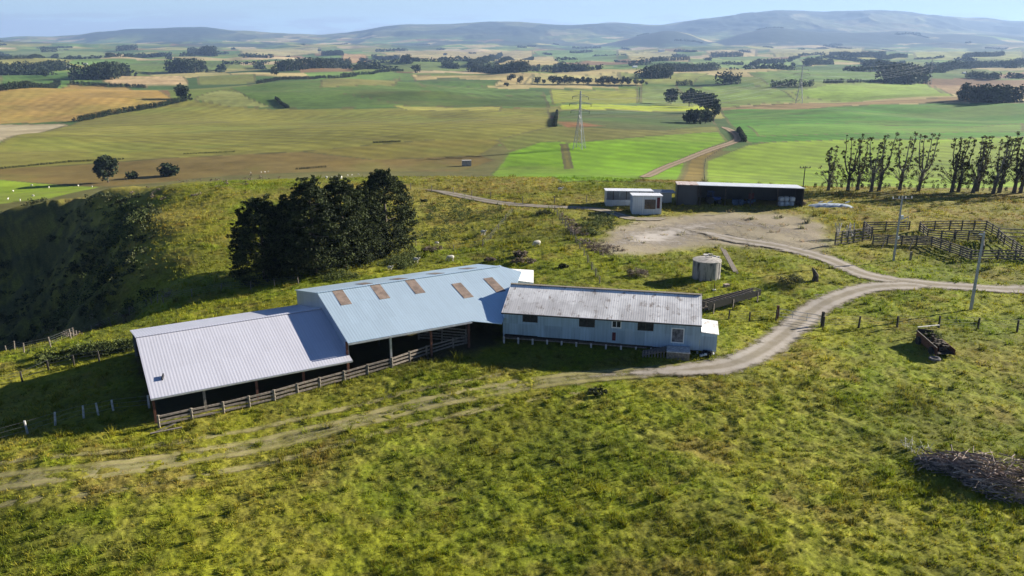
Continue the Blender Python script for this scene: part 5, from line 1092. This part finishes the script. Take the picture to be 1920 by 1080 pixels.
for i, (pts, h, lab, rows) in enumerate((
 ([(-40, 140), (50, 137), (108, 131)], 20, 'dark pine belt at the left edge, upper one', 3), ([(-40, 176), (40, 166), (106, 158)], 13, 'dark sloping shelterbelt at the left edge above the straw field', 2), ([(132, 157), (190, 161), (272, 165)], 6, 'low dark hedge above the straw field', 1),
 ([(142, 150), (180, 150), (214, 142)], 28, 'rounded dark grove behind the straw field', 3), ([(316, 136), (350, 137), (382, 135)], 24, 'dark grove on the pale field left of centre', 2), ([(355, 102), (395, 106)], 14, 'far dark grove above the one on the pale field', 2),
 ([(482, 157), (520, 151), (600, 147), (668, 143)], 7, 'thin dark hedge below the pine wood', 1), ([(536, 134), (580, 128), (642, 124)], 19, 'pine wood behind pale farmhouses', 3), ([(604, 104), (640, 104)], 8, 'small far wood above the pine wood', 2), ([(668, 132), (690, 128)], 9, 'short belt left of the road bend', 1), ([(756, 134), (730, 134), (700, 139), (640, 142)], 5, 'low hedge left of the road bend', 1),
 ([(886, 127), (912, 118), (940, 104)], 12, 'slanting dark belt above the row of trees in the centre', 2), ([(895, 136), (930, 136), (968, 136)], 17, 'dark pine wood left of centre behind the pale field', 3), ([(980, 133), (1010, 134), (1040, 134), (1075, 133), (1100, 134)], 13, 'loose belt of trees behind the pale centre field', 1), ([(940, 118), (1000, 112)], 7, 'straight far shelterbelt in the centre', 2),
 ([(1222, 148), (1250, 147), (1255, 135), (1345, 131)], 20, 'large dark wood at upper centre right', 4), ([(1352, 159), (1384, 158)], 22, 'dark slanting grove with bright edge right of centre', 2), ([(1268, 160), (1296, 160)], 9, 'short dark hedge left of the slanting grove', 1),
 ([(1446, 164), (1480, 162), (1522, 162)], 13, 'dark belt left of the distant pylon', 1), ([(1546, 156), (1580, 156)], 8, 'short dark hedge right of the distant pylon, left piece', 1), ([(1590, 155), (1612, 155)], 7, 'short dark hedge right of the distant pylon, right piece', 1), ([(1632, 154), (1668, 154)], 5, 'low hedge running into the square wood', 1),
 ([(1670, 157), (1702, 158), (1736, 156)], 33, 'tall square dark wood crossed by power lines', 3), ([(1626, 127), (1695, 124)], 12, 'long dark wood behind the square wood', 2), ([(1740, 138), (1766, 136)], 14, 'dark grove right of the square wood', 2), ([(1516, 124), (1558, 121)], 13, 'far grove above the brown belt at upper right', 2),
 ([(1776, 134), (1850, 126), (1918, 125)], 14, 'far dark wood at the right edge, upper one', 3), ([(1812, 146), (1868, 149)], 12, 'far dark wood at the right below the upper one', 2), ([(1606, 108), (1660, 104)], 9, 'far grove high on the right', 2), ([(1556, 104), (1604, 108)], 7, 'far belt high on the right', 1), ([(1336, 108), (1392, 106)], 9, 'far dark wood under the forested hills', 2), ([(1414, 127), (1424, 118)], 9, 'little slanted far grove', 1),
 ([(200, 108), (262, 108)], 8, 'far belt before the hills at left', 2), ([(225, 96), (255, 94)], 10, 'far grove before the left hills', 2), ([(0, 112), (60, 110), (150, 108)], 7, 'far line of trees at the left edge', 1), ([(288, 106), (320, 105)], 7, 'far little wood left of centre', 1), ([(78, 98), (105, 98)], 10, 'small far wood near the left edge', 1), ([(700, 110), (745, 112)], 8, 'far wood in the centre left', 2), ([(754, 116), (768, 118)], 12, 'far pointed grove in the centre left', 1), ([(1070, 100), (1110, 98)], 5, 'thin far belt in the centre', 1), ([(-60, 322), (0, 317), (70, 310), (130, 304), (232, 299)], 4, 'low ragged scrub line along the top of the brown field at left', 1), ([(345, 289), (440, 285)], 2.5, 'short scrub line in the olive fields left of centre', 1), ([(555, 318), (610, 314)], 4, 'short dark scrub line in the brown field', 1), ([(518, 186), (526, 195), (540, 203)], 6, 'dark bushes down a little gully between pale and green fields', 1), ([(700, 268), (750, 266)], 3, 'grey green bushes on a damp patch of the olive field', 2), ([(1384, 246), (1396, 266)], 9, 'dark bank beside the bend of the clay road', 1), ([(1044, 210), (1041, 238)], 5, 'dark ditch line at the left end of the grey green field', 1),
 ([(1220, 115), (1290, 112)], 7, 'far belt left of the large dark wood', 1), ([(1650, 112), (1700, 108)], 8, 'far wood high right of centre', 2), ([(1480, 112), (1500, 108)], 6, 'tiny far grove at upper right', 1), ([(1810, 110), (1880, 104)], 9, 'far wood high at the right', 2))):
    wood(pts, h, lab, 'shelterbelt', 300 + i, rows, None, 'tree', 'shelterbelt', max(12, int(34 - rows * 5)), grp='far shelterbelts and woods on the plain')
# countless small far woods of the plain and foothills, one mass
q = np.random.default_rng(900); C_, R_ = [], []
for i in range(140):
    D = 2200 * (9500 / 2200) ** q.random(); th = q.uniform(-R(36), R(36)); x, y = D * math.sin(th), D * math.cos(th); a = q.choice([.35, .35 + math.pi / 2]) + q.uniform(-.1, .1); ln = q.uniform(30, 260) * (D / 4000) ** .4; hh = q.uniform(10, 20)
    for j in range(int(ln / (hh * .5))):
        for rw in range(q.integers(1, 3)):
            t = j * hh * .5; xx, yy = x + math.cos(a) * t - math.sin(a) * rw * 9, y + math.sin(a) * t + math.cos(a) * rw * 9; C_.append((xx, yy, 0)); R_.append(hh * q.uniform(.4, .6))
C_ = np.array(C_); C_[:, 2] = H(C_[:, 0], C_[:, 1]) + np.array(R_) * .8; print('far trees', len(C_))
o = crown('far_woods', [leaves(C_, np.array(R_), 12, np.array(R_) * .5, 1.1, 901, .5)], LM_['tree'], loc=(0, 3000, -30)); tag(o, 'countless small dark woods and belts scattered over the hazy plain', 'woodland', kind='stuff')

# ------------------------------------------------------------------ scrub, weeds, brush
def scrub(name, pts, n, size, label, kind, seed, hh=1.0, cat='scrub', k=60, leaf=.11, stuff=True):
    """bushy growth scattered inside a world polygon"""
    P = plan(pts); q = np.random.default_rng(seed); lo, hi = P.min(0), P.max(0); pos = np.zeros((0, 2))
    while len(pos) < n:
        c = lo + (hi - lo) * q.random((n * 3, 2)); c = c[inpoly(c[:, 0], c[:, 1], P)]; w_ = fbm(c[:, 0] / 6, c[:, 1] / 6, 3, seed); c = c[w_ > np.quantile(w_, .35) if len(w_) else []]; pos = np.vstack([pos, c])
    pos = pos[:n]; z = H(pos[:, 0], pos[:, 1]); s = size * (.5 + q.random(n)); cen = np.stack([pos[:, 0], pos[:, 1], z + s * .45 * hh], 1)
    c2 = cen + q.normal(size=cen.shape) * s[:, None] * .4; cen = np.vstack([cen, c2]); rad = np.concatenate([s * .6, s * .45])
    o = crown(name, [leaves(cen, rad, k // 2, leaf, hh, seed, .4)], LM_[kind], loc=tuple(np.append(P.mean(0), 0))); return tag(o, label, cat, kind='stuff')
scrub('gully_scrub', [(-150, 395), (0, 395), (100, 378), (230, 368), (290, 375), (300, 420), (285, 470), (240, 520), (200, 590), (120, 625), (0, 648), (-150, 680)], 1300, 1.1, 'dark scrub covering the shaded side of the gully', 'scrub', 401, .9, k=64, leaf=.17)
scrub('spur_scrub', [(180, 400), (250, 385), (290, 400), (265, 470), (300, 560), (230, 600), (150, 590), (200, 480)], 240, 1.1, 'grey green bushes along the lit edge of the gully', 'bush', 402, .9, leaf=.15)
scrub('fir_scrub', [(100, 560), (165, 530), (200, 570), (170, 610), (110, 615)], 50, 2.0, 'green feathery bushes low on the gully side', 'bush', 403, 1.0, k=90)
scrub('dry_scrub', [(0, 640), (120, 610), (270, 570), (340, 548), (330, 560), (250, 590), (130, 635), (0, 662)], 140, .75, 'pale bare dead scrub along the gully rim', 'dry', 404, .9, k=50, leaf=.07)
scrub('shed_weeds', [(600, 522), (700, 500), (770, 470), (800, 478), (760, 505), (690, 520), (620, 530)], 150, .8, 'green bushy weeds at the foot of the conifers behind the sheds', 'bush', 405, .9, leaf=.08)
scrub('slope_bushes', [(780, 385), (880, 375), (950, 395), (920, 430), (880, 450), (800, 455), (770, 430)], 170, .9, 'green bushes on the slope right of the conifers', 'bush', 406, .8, leaf=.08)
scrub('ditch_scrub', [(1085, 412), (1150, 405), (1160, 425), (1120, 445), (1085, 440)], 90, .85, 'green weeds along the edge of the bare yard', 'bush', 407, .8, leaf=.09)
scrub('barn_weeds', [(0, 690), (60, 672), (160, 655), (260, 640), (262, 655), (180, 668), (90, 682), (20, 705)], 220, .65, 'leafy green weeds growing along the back of the barn shadow', 'bush', 408, .9, leaf=.08)
scrub('ditch_brush', [(1052, 400), (1075, 415), (1110, 450), (1190, 478), (1215, 490), (1205, 502), (1140, 485), (1100, 470), (1065, 430)], 160, .55, 'brown rough growth filling the ditch beside the fence', 'dry', 409, .7, leaf=.07)
scrub('tussock_tops', [(230, 352), (330, 338), (460, 335), (560, 345), (440, 372), (330, 380), (250, 372)], 260, .8, 'brown and green rough growth on top of the gully spur', 'dry', 410, .6, leaf=.1)
def bush(px, py, wpx, hpx, kind, lab, seed, name='bush'):
    p = at(px, py); m_ = mpp(p); q = np.random.default_rng(seed); r = wpx / 2 * m_; n_ = 26; a = q.random(n_) * 6.28; d = q.random(n_) ** .5 * r * .8; h = hpx * m_
    cen = np.stack([p[0] + np.cos(a) * d, p[1] + np.sin(a) * d * .7, p[2] + h * (.2 + .6 * q.random(n_)) * (1 - .5 * (d / r) ** 2)], 1)
    return tag(crown(name, [leaves(cen, np.full(n_, h * .35), 60, .07, .8, seed, .3)], LM_[kind], loc=tuple(p)), lab, 'bush')
bush(1482, 533, 60, 22, 'scrub', 'dark rounded bush left of the splintered stump', 501); bush(1195, 518, 44, 18, 'dry', 'brown rush clump behind the woolshed roof, right of the fence', 502); bush(983, 492, 60, 10, 'dry', 'brown rush clump just beyond the white annex', 503)
bush(975, 480, 34, 12, 'dry', 'upper brown rush clump in the paddock below the lone sheep', 504); bush(1057, 502, 20, 9, 'scrub', 'small dark tuft in the paddock left of the fence', 505); bush(812, 470, 40, 12, 'dry', 'grey twiggy bush on the slope near the conifers', 506); bush(1748, 646, 46, 26, 'bush', 'grassy mound overgrowing the derelict trailer', 507, 'grass_mound')
bush(918, 490, 26, 9, 'dry', 'brown tuft with pale stone just behind the shed ridge', 508); bush(1020, 402, 46, 10, 'scrub', 'dark bush on the fence corner at the head of the ditch', 509); bush(795, 378, 16, 6, 'scrub', 'low dark shrub by the rear track', 510); bush(180, 668, 26, 14, 'scrub', 'round dark shrub at the edge of the barn shadow', 511)
bush(1500, 385, 30, 10, 'dry', 'pale weeds at the right corner of the machinery shed', 512); bush(1120, 738, 44, 9, 'scrub', 'dark tussock beside the wheel tracks below the woolshed', 513, 'tussock')
# cut branches heap lower right
a_, c_ = at(1722, 872), at(1950, 925); Bp = thing('brush_pile', 'long heap of cut grey brown branches in the grass at lower right', 'brush pile', (a_ + c_) / 2); b = MB(); b2 = MB()
for i in range(1200):
    t = rnd.random() ** .85; w_ = (.45 + 1.9 * math.sin(min(t * 2.2, math.pi * .62))) * rnd.uniform(-1, 1); x, y = a_[0] + (c_[0] - a_[0]) * t + w_ * .35 + .5 * math.sin(7 * t), a_[1] + (c_[1] - a_[1]) * t + w_; cr = 1 - min(abs(w_) / 2.5, 1) ** 1.5
    z = hz(x, y) + rnd.uniform(.02, 1.0) * cr * (.45 + 1.9 * math.sin(min(t * 2, 1.9))); an = R(-25) + rnd.gauss(0, .75); ln = rnd.uniform(.5, 1.9); dx, dy, dz = math.cos(an) * ln / 2, math.sin(an) * ln / 2, rnd.uniform(-.22, .22) * ln
    r_ = rnd.choice((.014, .022, .032, .055)); (b if rnd.random() < .7 else b2).tube([(x - dx, y - dy, max(z - dz, hz(x - dx, y - dy) + .02)), (x + rnd.uniform(-.1, .1), y + rnd.uniform(-.1, .1), z + .08), (x + dx, y + dy, max(z + dz, hz(x + dx, y + dy) + .02))], [r_, r_ * .8, r_ * .4], 4)
b.build('branches', M['dead_wood'], Bp); b2.build('dark_branches', M['bark'], Bp)
for i in range(5): t = i / 5; x, y = a_[0] + (c_[0] - a_[0]) * t, a_[1] + (c_[1] - a_[1]) * t + rnd.uniform(-.5, .5); MB().tube([(x, y, hz(x, y) + .3), (x + 1.2, y - .5, hz(x, y) + .75), (x + 2.2, y - .8, hz(x, y) + .6)], [.10, .08, .04], 6).build('limb', M['dead_wood'], Bp)
a_ = at(1716, 845); b = MB()
for i in range(26): x, y = a_[0] + rnd.uniform(-.8, 1.1), a_[1] + rnd.uniform(-.8, .8); z = hz(x, y); b.tube([(x, y, z), (x + rnd.uniform(-.3, .3), y, z + rnd.uniform(.2, .7)), (x + rnd.uniform(-.6, .6), y + rnd.uniform(-.3, .3), z + rnd.uniform(.3, .8))], [.03, .02, .008], 4)
tag(b.build('dead_branch', M['white_timber'], loc=tuple(a_)), 'spray of bare pale twigs in the grass up left of the brush pile', 'branch')

# ------------------------------------------------------------------ grass blades
def clear(x, y):
    m = np.ones(len(x), bool)
    for k_, (P_, w_) in ROADS.items():
        if k_ != 'clay_road': m &= dist_path(x, y, P_) > w_ * (.95 + .5 * (vnoise(x, y, 3) - .4))
    for P_ in TRACKS[:2]: m &= (dist_path(x, y, P_) > .35) | (vnoise(x * 2, y * 2, 8) > .75)
    for f_, l_, v_ in ((fA, LA, WA), (fB, 14.5, 18), (fW, LW + 1.5, 9), (fM, LM, 8), (fL, LL, 4), (fS, LS, 3.4)):
        u = (x - f_.o[0]) * f_.u[0] + (y - f_.o[1]) * f_.u[1]; v = (x - f_.o[0]) * f_.n[0] + (y - f_.o[1]) * f_.n[1]; m &= ~((u > .2) & (u < l_) & (v > .3) & (v < v_))
    m &= ~inpoly(x, y, YARD) | (vnoise(x / 1.5, y / 1.5, 12) > .72)
    m &= np.hypot(x - t0[0], y - t0[1]) > 1.9
    return m
q = np.random.default_rng(77)
def band(D0, D1, dens, hgt, wid, nb, seed):
    WA_ = R(46) if D1 < 120 else R(37); ar = WA_ * (D1 ** 2 - D0 ** 2); n = int(ar * dens); D = np.sqrt(D0 ** 2 + (D1 ** 2 - D0 ** 2) * q.random(n)); th = (q.random(n) * 2 - 1) * WA_; x, y = D * np.sin(th), D * np.cos(th)
    cl_ = fbm(x / .55, y / .55, 2, 51, .6); tall = fbm(x / 7, y / 7, 3, 52); keep = (q.random(n) < .32 + 1.2 * sst(cl_, .45, .60)) & clear(x, y); x, y, cl_, tall = x[keep], y[keep], cl_[keep], tall[keep]; n = len(x)
    col, _ = ground_col(x, y); z = H(x, y); mi = (fbm(x / .8, y / .8, 3, 40, .6) - .5) * .26 + (fbm(x / 5, y / 5, 2, 44) - .5) * .35; z = z + mi - .03
    jit = q.normal(size=(n, 1)) * .24 + 1.15; col = col * jit * np.where(q.random((n, 1)) < .25, np.array([[1.3, 1.12, 1.0]]), np.array([[.95, 1.02, .9]]))
    h = hgt * (.5 + .8 * sst(cl_, .42, .65) + .9 * sst(tall, .5, .7)) * (.7 + .6 * q.random(n))
    k = np.repeat(np.arange(n), nb); N_ = len(k); a = q.random(N_) * 6.283; sx, sy = np.cos(a), np.sin(a); w_ = wid * (.6 + .8 * q.random(N_)); le = h[k] * (.2 + .7 * q.random(N_)); hh = h[k] * (.6 + .5 * q.random(N_)); a2 = q.random(N_) * 6.283
    bx = x[k] + q.normal(size=N_) * wid * 1.3; by = y[k] + q.normal(size=N_) * wid * 1.3; bz = z[k]
    V = np.stack([np.stack([bx - sx * w_ / 2, by - sy * w_ / 2, bz], 1), np.stack([bx + sx * w_ / 2, by + sy * w_ / 2, bz], 1), np.stack([bx + np.cos(a2) * le, by + np.sin(a2) * le, bz + hh], 1)], 1).reshape(-1, 3)
    return V, np.repeat(np.clip(col[k], .004, .8), 3, axis=0)
n = N('grass_blades'); ca = n.n('ShaderNodeAttribute', attribute_name='col').outputs['Color']; n.fin(ca, .7, 0, .12)
t_ = n.n('ShaderNodeBsdfTranslucent', i0=ca).outputs[0]; ms = n.n('ShaderNodeMixShader', i0=.35, i1=n.b.outputs[0], i2=t_); n.t.links.new(ms.outputs[0], n.o.inputs[0])
tot = 0
for nm, (D0, D1, de, hg, wd, nb), lab in (('meadow_grass', (28, 48, 48, .14, .045, 5), 'rough yellow green pasture grass of the nearest foreground'), ('pasture_grass', (48, 72, 20, .18, .06, 5), 'rough pasture grass around barn and wheel tracks'), ('paddock_grass', (72, 110, 6.5, .20, .09, 5), 'rough grass around woolshed, tank and road junction'), ('hill_grass', (110, 190, 2.6, .26, .15, 5), 'dry tussocky grass on the far side of the yards')):
    V, A_ = band(D0, D1, de, hg, wd, nb, 5)
    V2, A2 = band(D0, D1, de * .010, hg * 2.2, wd * 1.3, nb * 4, 6); A2 = A2 * np.array([.75, .8, .7]); V = np.vstack([V, V2]); A_ = np.vstack([A_, A2]); tot += len(V)
    tag(npmesh(nm, V, np.arange(len(V)).reshape(-1, 3), n.m, None, {'col': ('FLOAT_COLOR', np.hstack([A_, np.ones((len(A_), 1))]))}, loc=(0, D0, 0)), lab, 'grass', kind='stuff')
print('grass verts', tot)

# ------------------------------------------------------------------ haze
x0, x1, y0, y1, z0_, z1_ = -26000, 26000, -300, 20500, min(-70, float(GZ.min()) - 1), float(GZ.max()) + 40
hm = bpy.data.materials.new('haze'); hm.use_nodes = True; t = hm.node_tree; t.nodes.clear(); o_ = t.nodes.new('ShaderNodeOutputMaterial'); pv = t.nodes.new('ShaderNodeVolumePrincipled')
pv.inputs['Color'].default_value = (.42, .62, 1.0, 1); pv.inputs['Density'].default_value = HAZE = 5.3e-5; pv.inputs['Anisotropy'].default_value = .2; t.links.new(pv.outputs[0], o_.inputs['Volume'])
tag(MB().hexa([(x0, y0, z0_), (x1, y0, z0_), (x1, y1, z0_), (x0, y1, z0_)], [(x0, y0, z1_), (x1, y0, z1_), (x1, y1, z1_), (x0, y1, z1_)]).build('haze', hm), 'thin blue haze over the whole plain', 'haze', kind='stuff')
